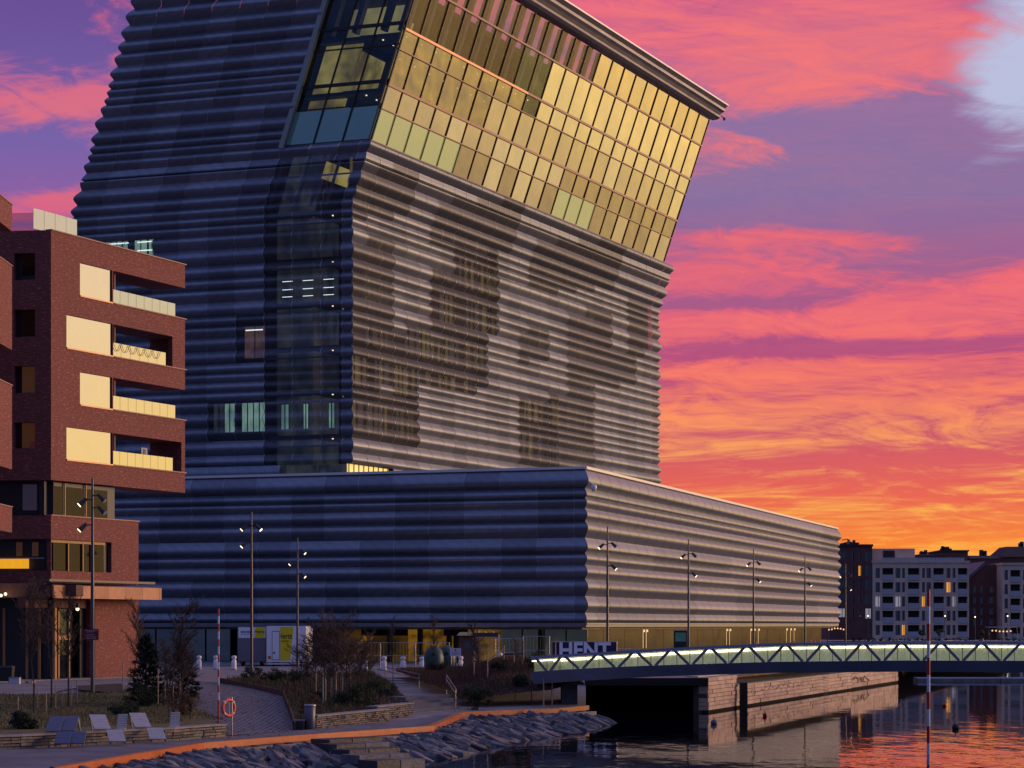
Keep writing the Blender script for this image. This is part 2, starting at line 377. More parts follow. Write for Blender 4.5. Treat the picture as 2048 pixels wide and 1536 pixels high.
def clad(o, d, n, s_edges, rows, choose, lean, cn, as_parts, stuff, backn=None):
    global npanel
    for r in rows:
        for j in range(len(s_edges) - 1):
            mi = choose(j, r, .5 * (s_edges[j] + s_edges[j + 1]), .5 * (r[0] + r[1]))
            if mi is None: continue
            c0 = cn if j == 0 else None; c1 = backn if j == len(s_edges) - 2 else None
            if as_parts(j, r) and npanel < 290:
                mb = MB(); panel(mb, o, d, n, s_edges[j], s_edges[j + 1], r, mi, lean, c0, c1)
                mb.build('cladding_panel', CLAD, mus); npanel += 1
            else: panel(stuff, o, d, n, s_edges[j], s_edges[j + 1], r, mi, lean, c0, c1)
stuff = MB()
rr = random.Random(3)
# low wing, side facing the camera
def ch_pl(j, r, s, z):
    h = math.sin(j * 1.7 + int(z / 4.2) * 2.3)
    return 1 if h > .3 else 0
SL = [0, .9] + [.9 + 3.45 * k for k in range(1, 18)]
clad(C0, UL, NL, SL, PROWS, ch_pl, False, NR, lambda j, r: True, stuff, (-NR[0], -NR[1]))
# low wing, water side
PLEN = 136.8
def ch_pr(j, r, s, z):
    a = s / PLEN
    if z > 12.6: return 0 if a < .9 else 1
    if 9.9 < z <= 12.6: return [0, 1, 1][1 if a > .18 and a < .45 else 0]
    if a < .31: return 1 if a > .02 and z < 7.8 + 1.5 else 0
    if a < .47: return 0
    return 1 if (a < .86 or z > 8) else 0
clad(C0, UR, NR, [PLEN * k / 38 for k in range(39)], PROWS, ch_pr, False, NL, lambda j, r: False, stuff, (-NL[0], -NL[1]))
# tower, side facing the camera
TS = [0, .85] + [3.08 * k for k in range(1, 11)]
GB0, GB1 = 51.3, 9.24      # glazed bay: bottom height, width
def ch_tl(j, r, s, z):
    if z > GB0 and s < GB1: return None
    px = CX + F * (T0[0] + UL[0] * s) / (T0[1] + UL[1] * s)
    if s < GB1:
        if z < 50.6: return (5 if .85 < s < 8 and (int(z / 4.3) % 3 or 22 < z < 28) else 3) if s > .85 else 1
    if 23.3 < z < 27.0 and s < 15.5: return 5
    if 30.6 < z < 34.6 and 9.3 < s < 12.4: return 5
    if 40.8 < z < 43.4 and 21 < s < 27.8: return 5
    return 0 if math.sin(j * 2.1 + int(z / 5)) > -.2 else 1
clad(T0, UL, NL, TS, TROWS, ch_tl, True, NT, lambda j, r: r[0] < 66 and r[1] - r[0] > .9, stuff, (-NT[0], -NT[1]))
# tower, water side
TLEN = 86.2
PATCH = [(703, 800, 340, 430, 2), (855, 1018, 405, 498, 2), (1058, 1215, 482, 580, 2), (855, 1003, 530, 668, 3), (870, 975, 668, 780, 3), (860, 945, 600, 690, 2), (712, 980, 660, 775, 3), (703, 822, 780, 880, 3),
         (1030, 1110, 795, 935, 3), (1110, 1180, 800, 940, 2), (1135, 1268, 700, 770, 2), (1130, 1180, 770, 860, 2), (1245, 1318, 600, 705, 2), (712, 795, 480, 655, 2), (1032, 1085, 655, 722, 2), (1135, 1215, 620, 700, 2), (900, 1000, 480, 560, 3)]
def ch_tr(j, r, s, z):
    if z > GB0: return None
    Y = T0[1] + VT[1] * s; px = CX + F * (T0[0] + VT[0] * s) / Y; py = HY - (z - H) * F / Y
    if s > TLEN * .96: return 1
    for a, b, c, d, k in PATCH:
        if a < px < b and c < py < d: return k
    if z > 45.8: return 1
    return 0 if math.sin(j * 1.3 + int(z / 3)) > -.5 else 1
clad(T0, VT, NT, [TLEN * k / 30 for k in range(31)], [r for r in TROWS if r[1] < GB0 + .6], ch_tr, True, NL, lambda j, r: False, stuff, (-NL[0], -NL[1]))
clad(T0, UL, NL, [7.6] + TS[4:], [LOWROW], lambda j, r, s, z: 0, True, None, lambda j, r: False, stuff, (-NT[0], -NT[1]))
clad(T0, VT, NT, [9.0 + (TLEN - 9) * k / 25 for k in range(26)], [LOWROW], lambda j, r, s, z: 0, True, None, lambda j, r: False, stuff, (-NL[0], -NL[1]))
tag(stuff.build('cladding', CLAD, mus), kind='stuff')
for k in range(2):
    b = MB(); b.obox(T0, UL, .6 + k * 3.4, 3.8 + k * 3.4, NL, -.7, -.6, 18.9, 20.25); b.build('window', DIMROOM, mus)
# ---- cores behind the cladding
mb = MB()
def prismbox(mb, o, dl, dr, s0, s1, t0, t1, z0, z1, lean=True, mi=0):
    def g(s, t, z):
        lx, ly = leanv(z, lean); return (o[0] + dl[0] * s + dr[0] * t + lx, o[1] + dl[1] * s + dr[1] * t + ly, z)
    mb.hexa([g(s0, t0, z0), g(s0, t1, z0), g(s1, t1, z0), g(s1, t0, z0), g(s0, t0, z1), g(s0, t1, z1), g(s1, t1, z1), g(s1, t0, z1)], mi)
prismbox(mb, C0, UL, UR, .9, 59.0, .9, PLEN - .6, PZ0 + .1, PZ1 - .4, False)
SD = 5.0   # depth of the glazed rooms behind the see-through columns
prismbox(mb, T0, UL, VT, SD, 30.4, 2.2, TLEN - .8, 14, ZK - .003)
prismbox(mb, T0, UL, VT, 1.0, SD - .003, SD + 2, TLEN - .8, 14, ZK - .003)
prismbox(mb, T0, UL, VT, GB1 + .3, 30.4, 1.0, 2.197, 14, ZK - .003)
prismbox(mb, T0, UL, VT, SD, 30.4, 2.2, TLEN - .8, ZK, 61.5)
prismbox(mb, T0, UL, VT, 1.2, SD - .003, SD + 2, TLEN - .8, ZK, 61.5)
prismbox(mb, T0, UL, VT, GB1 + .3, 30.4, 1.0, 2.197, ZK, 65.2)
mb.build('core_wall', CORE, mus)
# roof of the low wing
mb = MB(); prismbox(mb, C0, UL, UR, .3, 60, .3, PLEN, PZ1 - .39, PZ1 - .1, False); mb.build('roof', GREYM, mus)
mb = MB()
for o, d, n, L, cn in ((C0, UL, NL, 62, NR), (C0, UR, NR, PLEN, NL)):
    a = fpoint(o, d, n, 0, PZ1 - .1, .0, False, cn); mb.obox(o, d, -.05 if d is UR else .02, L, n, -.45, .18, PZ1 - .25, PZ1 - .02)
mb.build('coping', COPING, mus)
mb = MB()
for zz, off in ((4.72, .18), (4.52, .12)):
    mb.obox(C0, UL, .1, 60, NL, -.5, off, zz, zz + .17); mb.obox(C0, UR, .0, PLEN, NR, -.5, off, zz + .005, zz + .17)
mb.build('base_trim', CLAD[0], mus)
# ---- glazed rooms behind the corner: slabs, ceilings, lamps, lit back walls
levels = [14.6, 18.9, 23.2, 27.5, 31.8, 36.1, 40.4, 44.9, 51.0, 56.3, 61.5]
mbs, mbd, mby, mbl = MB(), MB(), MB(), MB()
for i, z in enumerate(levels):
    prismbox(mbs, T0, UL, VT, .6, SD - .01, .8, SD + 1.99, z - .35, z, True)
    prismbox(mbs, T0, UL, VT, SD - .005, GB1 + .2, 1.05, 2.19, z - .35, z, True)
for i, (a, b) in enumerate(zip(levels, levels[1:])):
    k = i in (7, 8, 9)
    m_ = mby if k else mbd
    # back walls of the rooms, in front of the core
    prismbox(m_, T0, UL, VT, SD - .13, SD - .02, SD * .2 + .6, SD + 1.9, a + (.01 if i != 7 else 3.3), b - (.36 if not k else 1.2), True)
    prismbox(mby if i in (8, 9) else mbd, T0, UL, VT, SD + .1, GB1 - .2, 2.05, 2.18, a + .01, b - .4, True)
    for q in (1,):
        for w in range(2):
            s = 1.0 + 1.8 * q; t = 1.6 + 2.2 * w; lx, ly = leanv(b - .4)
            mbl.box(T0[0] + UL[0] * s + VT[0] * t + lx - .07, T0[0] + UL[0] * s + VT[0] * t + lx + .07, T0[1] + UL[1] * s + VT[1] * t + ly - .07, T0[1] + UL[1] * s + VT[1] * t + ly + .07, b - .44, b - .352)
mbs.build('floor_slab', mat('slab', (.05, .06, .10), .8), mus)
mby.build('lit_wall', litmat('bay_room', lin(190, 172, 96), lin(96, 84, 48), .8, (.5, .5, .5), .5), mus); mbd.build('dim_wall', DIMROOM, mus)
tag(mbl.build('downlight', LITW, mus), kind='stuff')
# inner glazing bars of the see-through column
mb = MB()
for s in (2.9, 4.6, 6.2, 9.1):
    for z0, z1 in ((18.9, ZK), (ZK, GB0)):
        l0 = leanv(z0); l1 = leanv(z1)
        a = Vector((T0[0] + UL[0] * s - NL[0] * .5 + l0[0], T0[1] + UL[1] * s - NL[1] * .5 + l0[1], z0)); b = Vector((T0[0] + UL[0] * s - NL[0] * .5 + l1[0], T0[1] + UL[1] * s - NL[1] * .5 + l1[1], z1))
        mb.beam(a, b, .16, .25)
for z in (22.0, 26.3, 30.6, 35, 39.3, 43.6, 48.2):
    prismbox(mb, T0, UL, VT, .4, GB1, .42, .56, z, z + .14, True)
mb.build('glazing_bar', mat('bar_blue', (.10, .12, .2), .4, .5), mus)
# windows behind open cladding on the camera side
def win(s0, s1, z0, z1, m, off=-.9, bars=1):
    b = MB(); b.obox(T0, UL, s0, s1, NL, off, off + .04, z0, z1); o = b.build('window', m, mus)
    fb = MB(); fb.obox(T0, UL, s0 - .06, s0, NL, off, off + .1, z0, z1); fb.obox(T0, UL, s1, s1 + .06, NL, off, off + .1, z0, z1); fb.obox(T0, UL, s0, s1, NL, off + .04, off + .1, z1, z1 + .08)
    for k in range(bars):
        s = s0 + (s1 - s0) * (k + 1) / (bars + 1); fb.obox(T0, UL, s - .05, s + .05, NL, off + .045, off + .1, z0, z1)
    f = fb.build('frame', DARK, o); f.location = (0, 0, 0); f.data.transform(Matrix.Translation((-mus['org'][0], -mus['org'][1], -mus['org'][2])))
for s0, s1 in ((9.7, 10.9), (11.0, 12.2), (13.0, 14.1), (14.2, 15.3)):
    win(s0, s1, 23.7, 26.5, LITG if s0 < 14.2 else DIMROOM, .0 - .95, 1)
for s0, s1 in ((2.1, 2.7), (4.9, 5.4), (7.0, 7.8)): win(s0, s1, 23.8, 26.2, LITG, -.7, 1)
win(9.7, 11.9, 30.9, 34.0, litmat('brown_room', lin(96, 72, 60), lin(60, 44, 50), .9), -.95, 1)
for s0, s1 in ((21.3, 22.6), (22.8, 24.2), (25.0, 26.2), (26.3, 27.6)):
    win(s0, s1, 41.0, 43.2, LITG, -.95, 1)
b = MB()
for s in (21.4, 24.9):
    for z in (42.95, 42.1, 41.5): b.obox(T0, UL, s, s + 2.5, NL, -.9, -.84, z, z + .10)
for s in (2.0, 4.2, 6.4):
    for z in (38.1, 37.3, 36.6): b.obox(T0, UL, s, s + 1.1, NL, -.3, -.25, z, z + .055)
b.obox(T0, UL, 9.9, 11.8, NL, -.9, -.84, 33.6, 33.7)
tag(b.build('strip_light', LITC, mus), kind='stuff')
# windows behind the perforated water side
b = MB(); b2 = MB(); rw = random.Random(5)
for i, (a, c) in enumerate(zip(levels[:-3], levels[1:-2])):
    t = 1.5
    while t < 66:
        w = rw.choice((.5, .7, 1.1))
        if rw.random() < .7: (b if rw.random() < .6 else b2).obox(T0, VT, t, t + w, NT, -.96, -.9, a + .5, c - .9)
        t += w + rw.choice((.35, .5, .9))
tag(b.build('window', LITY, mus), kind='stuff'); tag(b2.build('window', DIMROOM, mus), kind='stuff')
# ---- recess under the tower above the low wing: amber lit gap
b = MB(); b.obox(T0, VT, .2, 9, NT, -.6, -.5, 18.75, 20.25); o = b.build('window', mat('amber_glow', (.6, .5, .3), .5, emit=lin(250, 200, 110), es=1.0), mus)
b = MB()
for k in range(9): b.obox(T0, VT, .3 + k * 1.05, .36 + k * 1.05, NT, -.49, -.4, 18.7, 20.4)
b.build('window_frame', DARK, mus)
# ---- glass of the leaning top: water side 22 bays, six rows
GZ = [51.3, 54.3, 56.5, 59.8, 61.7, 65.9, 69.2]
mbl = MB()
for zz in (55.9, 59.2, 61.3):
    for k in range(11):
        p_ = Vector((T0[0] - NT[0] * .6 + VT[0] * (2 + k * 3.3) - UL[0] * (zz - ZK) * LEAN, T0[1] - NT[1] * .6 + VT[1] * (2 + k * 3.3) - UL[1] * (zz - ZK) * LEAN, zz)); mbl.box(p_.x - .06, p_.x + .06, p_.y - .06, p_.y + .06, zz - .05, zz + .05)
tag(mbl.build('downlight', LITW, mus), kind='stuff')
def glassmat(name, tint, rough, see=0.0, wob=.06, emit=None, es=0, cs=.22, dirt=.08):
    m = bpy.data.materials.new(name); m.use_nodes = True; t = m.node_tree; e = E(t); t.nodes.clear()
    out = nn(t, 'ShaderNodeOutputMaterial'); gl = nn(t, 'ShaderNodeBsdfGlossy'); gl.inputs['Roughness'].default_value = rough
    tc = nn(t, 'ShaderNodeTexCoord'); f = e.noise(tc.outputs['Object'], cs, 1, .4, .3)
    bp = nn(t, 'ShaderNodeBump'); bp.inputs['Strength'].default_value = 1.0; bp.inputs['Distance'].default_value = wob; t.links.new(f, bp.inputs['Height']); t.links.new(bp.outputs[0], gl.inputs['Normal'])
    # faint dirt and coating variation across the facade
    g = e.sstep(e.noise(tc.outputs['Object'], 1.3, 6, .7), .3, .75)
    k = e.m('ADD', 1.0 - dirt, e.m('MULTIPLY', g, dirt)); t.links.new(e.mix(1.0, tint, e.comb(k, k, k), 'MULTIPLY'), gl.inputs['Color'])
    if see:
        tr = nn(t, 'ShaderNodeBsdfTransparent'); tr.inputs[0].default_value = (.8, .82, .85, 1); s2 = nn(t, 'ShaderNodeMixShader'); s2.inputs[0].default_value = see
    else:
        tr = nn(t, 'ShaderNodeBsdfDiffuse'); tr.inputs[0].default_value = (*(emit or (.02, .02, .025)), 1); s2 = nn(t, 'ShaderNodeMixShader'); s2.inputs[0].default_value = .3
    t.links.new(gl.outputs[0], s2.inputs[1]); t.links.new(tr.outputs[0], s2.inputs[2]); last = s2.outputs[0]
    if es:
        em = nn(t, 'ShaderNodeEmission'); em.inputs[0].default_value = (*emit, 1); em.inputs[1].default_value = es
        ad = nn(t, 'ShaderNodeAddShader'); t.links.new(last, ad.inputs[0]); t.links.new(em.outputs[0], ad.inputs[1]); last = ad.outputs[0]
    t.links.new(last, out.inputs[0]); MAT[name] = m; return m
G_A = glassmat('coated_glass', (.84, .78, .66), .045)  # tints of these panes imitate brighter and darker areas of reflected sky
G_B = glassmat('coated_glass_bright', (1.0, .96, .84), .04)
G_C = glassmat('coated_glass_dim', (.64, .57, .45), .06, cs=.3)
G_E = glassmat('coated_glass_seethrough', (.62, .55, .42), .05, .42, .09, cs=.35)
G_L = glassmat('lit_glass', (.50, .49, .42), .06, 0, .02, lin(150, 160, 105), .42)
G_S = glassmat('clear_glass', (.50, .42, .36), .02, .82, .03, cs=.35)
G_D = glassmat('dark_glass', (.50, .52, .42), .03, .80, .06, cs=.3)
NB = 22; TG = 83.5
def gpt(o, d, n, s, z, off):
    lx, ly = leanv(z); return Vector((o[0] + d[0] * s + n[0] * off + lx, o[1] + d[1] * s + n[1] * off + ly, z))
rg = random.Random(11)
for r in range(6):
    for j in range(NB):
        t0 = TG * j / NB + .02; t1 = TG * (j + 1) / NB - .02; z0 = GZ[r] + .06; z1 = GZ[r + 1] - .06
        if r == 5: m = G_S if j < 12 else G_A
        elif r == 4: m = G_S if j < 7 else (G_D if j < 9 else G_B)
        elif r == 3: m = G_E if j < 8 else (G_D if j == 8 else G_B)
        elif r == 2: m = G_E if j < 6 else G_A
        elif r == 1: m = G_A if j < 7 else (G_B if j < 12 else G_C)
        else: m = G_L if j < 5 or 12 <= j < 15 else (G_C if rg.random() < .6 else G_A)
        if m is G_A and rg.random() < .25: m = G_B
        b = MB(); tl = rg.uniform(-.02, .02)
        q = [gpt(T0, VT, NT, t0, z0, -.25 + tl), gpt(T0, VT, NT, t1, z0, -.25 - tl), gpt(T0, VT, NT, t1, z1, -.25 - tl * .5), gpt(T0, VT, NT, t0, z1, -.25 + tl * .5)]
        nv = Vector((NT[0], NT[1], 0)) * .04
        b.face(q); b.face([p - nv for p in q][::-1])
        b.build('glass_pane', m, mus)
mbm, mbt, mbo = MB(), MB(), MB()
for j in range(NB + 1):
    mbm.beam(gpt(T0, VT, NT, TG * j / NB, GZ[0], -.2), gpt(T0, VT, NT, TG * j / NB, GZ[6], -.2), .07, .12, up=(NT[0], NT[1], 0))
for k, z in enumerate(GZ):
    thick = .26 if k in (2, 4) else (.22 if k == 5 else .1)
    if k == 4: mbo.beam(gpt(T0, VT, NT, 0, z, -.17), gpt(T0, VT, NT, TG * 8 / 22, z, -.17), .14, thick, up=(0, 0, 1)); mbt.beam(gpt(T0, VT, NT, TG * 8 / 22 + .01, z, -.17), gpt(T0, VT, NT, TG, z, -.17), .14, thick, up=(0, 0, 1))
    else: mbt.beam(gpt(T0, VT, NT, 0, z, -.17), gpt(T0, VT, NT, TG, z, -.17), .14, thick, up=(0, 0, 1))
mbm.build('mullion', BRONZE, mus); mbt.build('transom', BRONZE, mus)
mbo.build('transom', mat('copper_transom', (.55, .28, .15), .35, .7), mus)
# fins and slanted columns inside the top storeys
b = MB()
for j in range(NB):
    t = TG * (j + .5) / NB
    b.beam(gpt(T0, VT, NT, t, 61.8, -1.1), gpt(T0, VT, NT, t, 69.6, -1.1), .55, 1.0, up=(NT[0], NT[1], 0))
for s in (2.6, 5.6, 8.2):
    b.beam(gpt(T0, UL, NL, s, 61.8, -1.0), gpt(T0, UL, NL, s, 71, -1.0), .5, .8, up=(NL[0], NL[1], 0))
b.build('fin', mat('fin_grey', (.10, .11, .14), .6), mus)
# lit inner room at the top corner
b = MB()
for s0, s1, t0, t1 in ((3.4, 9.0, 5.0, 5.2), (5.9, 6.1, 6, 12)):
    prismbox(b, T0, UL, VT, s0, s1, t0, t1, 61.6, 65.25, True)
b.build('lit_wall', litmat('top_room', lin(170, 160, 100), lin(110, 105, 80), .9, (.3, .3, .3)), mus)
# camera-side glazed bay
for r in range(6):
    for j in range(3):
        z0 = [51.3, 54.6, 56.8, 60.2, 62.2, 67.5][r] + .08; z1 = [54.6, 56.8, 60.2, 62.2, 67.5, 72][r] - .08
        s0 = 3.08 * j + .08; s1 = 3.08 * (j + 1) - .08
        m = glassmat('bay_glass', (.15, .2, .26), .04, .82) if 'bay_glass' not in MAT else MAT['bay_glass']
        if r == 0: m = MAT.get('bay_teal') or glassmat('bay_teal', (.3, .4, .42), .05, 0, .02, lin(38, 60, 74), .45)
        q = [gpt(T0, UL, NL, s1, z0, -.25), gpt(T0, UL, NL, s0, z0, -.25), gpt(T0, UL, NL, s0, z1, -.25), gpt(T0, UL, NL, s1, z1, -.25)]
        b = MB(); b.face(q); b.face([p - Vector((NL[0], NL[1], 0)) * .04 for p in q][::-1]); b.build('glass_pane', m, mus)
b = MB(); b2 = MB()
for j in range(3): b.beam(gpt(T0, UL, NL, 3.08 * j, 51.3, -.2), gpt(T0, UL, NL, 3.08 * j, 72, -.2), .14, .18, up=(NL[0], NL[1], 0))
for z in (51.3, 54.6, 56.8, 60.2, 62.2, 67.5): b.beam(gpt(T0, UL, NL, 0, z, -.18), gpt(T0, UL, NL, 9.24, z, -.18), .14, .34 if z in (56.8, 62.2) else .14)
b.build('mullion', DARK, mus)
b2.beam(gpt(T0, UL, NL, 9.3, 51.0, .15), gpt(T0, UL, NL, 9.3, 72, .15), .5, .5, up=(NL[0], NL[1], 0))
b2.build('bay_frame', mat('frame_grey', (.30, .32, .30), .45, .4), mus)
# rows of the roof bands above the glass, leaning outwards (eaves)
b = MB(); prof = [(0, 69.15), (.7, 69.2), (1.0, 69.4), (.85, 69.7), (1.0, 70.0), (1.4, 70.15), (1.25, 70.5), (1.5, 70.8)]
rows = [[gpt(T0, VT, NT, t, z, o_) for o_, z in prof] for t in (-1.5, TLEN * .3, TLEN * .65, TG + .5)]
b.grid([[Vector(p) for p in r] for r in rows], 0, False)
b.face(rows[0]); b.face(rows[-1]); b.build('roof_eave', mat('eave_metal', (.30, .28, .28), .38, .8, var=.12, vs=.4), mus)
b = MB(); b.beam(gpt(T0, VT, NT, -1.5, 70.9, 1.3), gpt(T0, VT, NT, TG + .5, 70.9, 1.3), .6, .18)
b.beam(gpt(T0, VT, NT, -1.5, 71.1, .9), gpt(T0, VT, NT, TG + .5, 71.1, .9), .5, .22)
b.build('coping', COPING, mus)
b = MB(); prismbox(b, T0, UL, VT, .05, 1.6, 0, TG, 69.9, 70.85); prismbox(b, T0, UL, VT, 1.3, 30.4, 2.3, TG, 65.3, 65.8); b.build('roof', mat('roof_dark', (.05, .05, .06), .8), mus)
b = MB(); b.beam(gpt(T0, VT, NT, TG + .3, 69.6, 1.1), gpt(T0, VT, NT, TG + .3, 69.3, 1.6), .12, .12); b.box(*(lambda p: (p.x - .15, p.x + .15, p.y - .15, p.y + .15, p.z - .35, p.z))(gpt(T0, VT, NT, TG + .3, 69.35, 1.6)))
pc2 = Vector((C0[0] + UR[0] * PLEN + NR[0] * .6, C0[1] + UR[1] * PLEN + NR[1] * .6, 16.9)); b.beam(pc2, pc2 + Vector((.9, 0, .15)), .12, .12); b.box(pc2.x + .8, pc2.x + 1.15, pc2.y - .15, pc2.y + .15, 16.3, 17.0)
b.build('security_camera', GREYM, mus)
b = MB(); p = Vector((C0[0] + .75, C0[1] - .6, 17.0)); b.lathe([(0, .25), (.22, .2), (.28, 0), (.2, -.3), (0, -.4)], (p.x, p.y, p.z - .2), 10); b.beam(p, p + Vector((-.4, .3, .3)), .1, .1); b.build('floodlight', mat('white_paint', (.7, .72, .75), .4), mus)
# ---- ground floor of the low wing: recessed glass, timber wall, columns
b = MB(); b.obox(C0, UL, 3.2, 60, NL, -6.0, -5.8, 1.2, 4.69); b.obox(C0, UR, 3, PLEN - 3, NR, -5.2, -5.0, 1.5, 4.69); b.build('inner_wall', CORE, mus)
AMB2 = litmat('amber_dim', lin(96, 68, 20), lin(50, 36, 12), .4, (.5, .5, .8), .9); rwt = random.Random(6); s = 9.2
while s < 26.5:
    w = rwt.choice((1.2, 1.8, 2.4)); b = MB(); b.obox(C0, UL, s, min(26.5, s + w) - .05, NL, -5.79, -5.7, 1.25, rwt.choice((4.6, 4.6, 3.7))); b.build('timber_panel', AMBER if rwt.random() < .62 else AMB2, mus); s += w  # boards glow to carry the warm interior light
b = MB(); b.obox(C0, UL, .5, 60, NL, -5.7, -.4, 4.3, 4.5); b.obox(C0, UR, .5, PLEN - 1, NR, -5.0, -.4, 4.3, 4.5); b.build('soffit', mat('soffit', (.16, .12, .08), .7), mus)
for s in (14.2, 14.9, 17.8, 20.9, 26.8, 31.0, 36.0, 41): b = MB(); b.obox(C0, UL, s, s + .45, NL, -5.6, -5.3, 1.2, 4.3); b.build('column', DARK, mus)
for k in range(16):
    t0 = 4 + k * 8.0
    bb = MB(); bb.obox(C0, UR, t0, t0 + 7.8, NR, -1.6, -1.5, 1.9, 4.3)
    bb.build('glass_panel', MAT.get('shopglass') or glassmat('shopglass', (.10, .09, .08), .15, 0, .05, lin(90, 74, 50), .35), mus)
for k in range(4):
    bb = MB(); bb.obox(C0, UL, .9 + k * 2.1, 2.85 + k * 2.1, NL, -3.4, -3.3, 1.7, 4.3)
    bb.build('glass_panel', MAT.get('shopgreen') or glassmat('shopgreen', (.3, .34, .3), .08, 0, .05, lin(42, 50, 30), .35), mus)
for k in range(6):
    bb = MB(); bb.obox(C0, UL, 37 + k * 2.7, 39.5 + k * 2.7, NL, -4.0, -3.9, 1.2, 4.3)
    bb.build('glass_panel', MAT.get('shopteal') or glassmat('shopteal', (.3, .36, .4), .08, 0, .05, lin(24, 36, 50), .35), mus)
b = MB()
for px in (1315, 1321, 1478, 1484, 1525, 1532, 1540, 1595, 1603, 1610):
    t = px_s(C0, UR, px); b.obox(C0, UR, t - .12, t + .12, NR, -1.45, -1.3, 4.0, 4.25); b.obox(C0, UR, t - .05, t + .05, NR, -1.47, -1.46, 2.4, 4.0)
tag(b.build('spotlight', mat('spot_warm', (.8, .6, .4), .4, emit=(1, .66, .3), es=.9), mus), kind='stuff')
# ------------------------------------------------------------------ water, ground
def struct(mb, name, mats): o = mb.build(name, mats); o['kind'] = 'structure'; return o
def watermat():
    m = bpy.data.materials.new('water'); m.use_nodes = True; t = m.node_tree; p = t.nodes['Principled BSDF']; e = E(t)
    p.inputs['Base Color'].default_value = (.004, .006, .012, 1); p.inputs['Roughness'].default_value = .03; p.inputs['IOR'].default_value = 1.33
    g = nn(t, 'ShaderNodeNewGeometry'); mp = nn(t, 'ShaderNodeMapping'); t.links.new(g.outputs['Position'], mp.inputs[0]); mp.inputs['Scale'].default_value = (.55, .22, 1)
    f1 = e.noise(mp.outputs[0], 1.0, 4, .55); f2 = e.noise(mp.outputs[0], .12, 2, .5)
    amp = e.sstep(f2, .40, .64)
    mp2 = nn(t, 'ShaderNodeSeparateXYZ'); t.links.new(g.outputs['Position'], mp2.inputs[0])
    far = e.m('ADD', .16, e.m('MULTIPLY', e.sstep(mp2.outputs[1], 112, 84), .8))
    h = e.m('MULTIPLY', f1, e.m('MULTIPLY', far, e.m('ADD', .35, amp)))
    b = nn(t, 'ShaderNodeBump'); b.inputs['Strength'].default_value = 1; b.inputs['Distance'].default_value = .05
    t.links.new(h, b.inputs['Height']); t.links.new(b.outputs[0], p.inputs['Normal']); return m
mb = MB(); mb.face([(-400, -300, 0), (3000, -300, 0), (3000, 4000, 0), (-400, 4000, 0)]); struct(mb, 'water', watermat())
ASPH = mat('asphalt', (.12, .125, .15), .85, var=.25, vs=.6, bump=.15, bs=8)
PAVE = mat('street_paving', (.21, .20, .21), .8, var=.25, vs=.35, bump=.1)
def ground_strip(name, m, xl, xr, ys, dz, ncol=30, skirt=0):
    mb = MB(); rows = []
    for y in ys:
        a, b = xl(y), xr(y); rows.append([(a + (b - a) * (k / ncol) ** .6, y, gz(a + (b - a) * (k / ncol) ** .6, y) + dz) for k in range(ncol + 1)])
    mb.grid(rows, 0, True)
    if skirt:
        for r0, r1 in zip(rows, rows[1:]): mb.face([r0[-1], r1[-1], (r1[-1][0], r1[-1][1], -1), (r0[-1][0], r0[-1][1], -1)])
    return struct(mb, name, m)
ys = [40, 55, 62, 66, 70, 74, 78, 82, 86, 90, 94, 98, 102, 106, 109, 112, 114, 116, 118, 120, 122, 124, 125.99]
ground_strip('ground', PAVE, lambda y: -160, edge_x, ys, 0, 40, 1)
ys2 = [126, 127, 128, 130, 133, 136, 140, 145, 150, 160, 175, 192, 192.01, 210, 240, 300, 352]
ground_strip('ground', PAVE, lambda y: -160, edge_x, ys2, 0, 40, 0)
mb = MB(); mb.face([(-160, 40, .45), (-160, 352, 1.2), (-600, 600, 1.2), (-600, 30, .45)]); mb.face([(-160, 352, 1.2), (76, 352, 1.2), (60, 600, 1.2), (-600, 600, 1.2)]); struct(mb, 'ground', PAVE)
# far shore
mb = MB(); mb.box(60, 260, 512, 800, -1, 1.0); struct(mb, 'far_shore', PAVE)
mb = MB()
rows = []
for k in range(30):
    x = -300 + k * 24; h = 18 + 14 * mnoise.noise(Vector((k * .13, 0, 0))) + 6 * mnoise.noise(Vector((k * .5, 3, 0)))
    rows.append([(x, 1100, .5), (x, 1150, h * .9), (x, 1300, h * 1.2), (x, 1500, 1)])
mb.grid(rows, 0, True); struct(mb, 'hills', mat('far_hill', (.035, .03, .045), .9, var=.4, vs=.03))
# promenade (asphalt) between the beam and the garden walls
WALL_L = [(-60, 1503), (40, 1499), (170, 1492), (345, 1483), (452, 1474)]
def poly_sheet(name, m, pix, dz, cuts=8, extra=None, kind='structure'):
    pts = [gp(a, b) for a, b in pix] if pix and not isinstance(pix[0], Vector) else pix
    bm = bmesh.new(); vs = [bm.verts.new((p.x, p.y, 0)) for p in pts]; bm.faces.new(vs)
    bmesh.ops.triangulate(bm, faces=bm.faces[:])
    for _ in range(cuts):
        ed = [e_ for e_ in bm.edges if e_.calc_length() > 1.6]
        if not ed: break
        bmesh.ops.subdivide_edges(bm, edges=ed, cuts=1); bmesh.ops.triangulate(bm, faces=bm.faces[:])
    for v in bm.verts: v.co.z = gz(v.co.x, v.co.y) + dz + (extra(v.co) if extra else 0)
    bmesh.ops.recalc_face_normals(bm, faces=bm.faces[:])
    me = bpy.data.meshes.new(name); bm.to_mesh(me); bm.free(); me.materials.append(m)
    o = bpy.data.objects.new(name, me); COL.objects.link(o); o['kind'] = kind; return o
prom_far = [(452, 1474), (560, 1464), (632, 1459), (836, 1438), (920, 1418), (925, 1416)]
pp = [gp(a, b) for a, b in [(-60, 1503), (40, 1499), (170, 1492), (345, 1483)] + prom_far]
pp = pp + [BEAMP[i] + Vector((-.15, 0, 0)) for i in range(6, 0, -1)] + [Vector((-22, 62, 0))]
poly_sheet('promenade', ASPH, pp, .02)
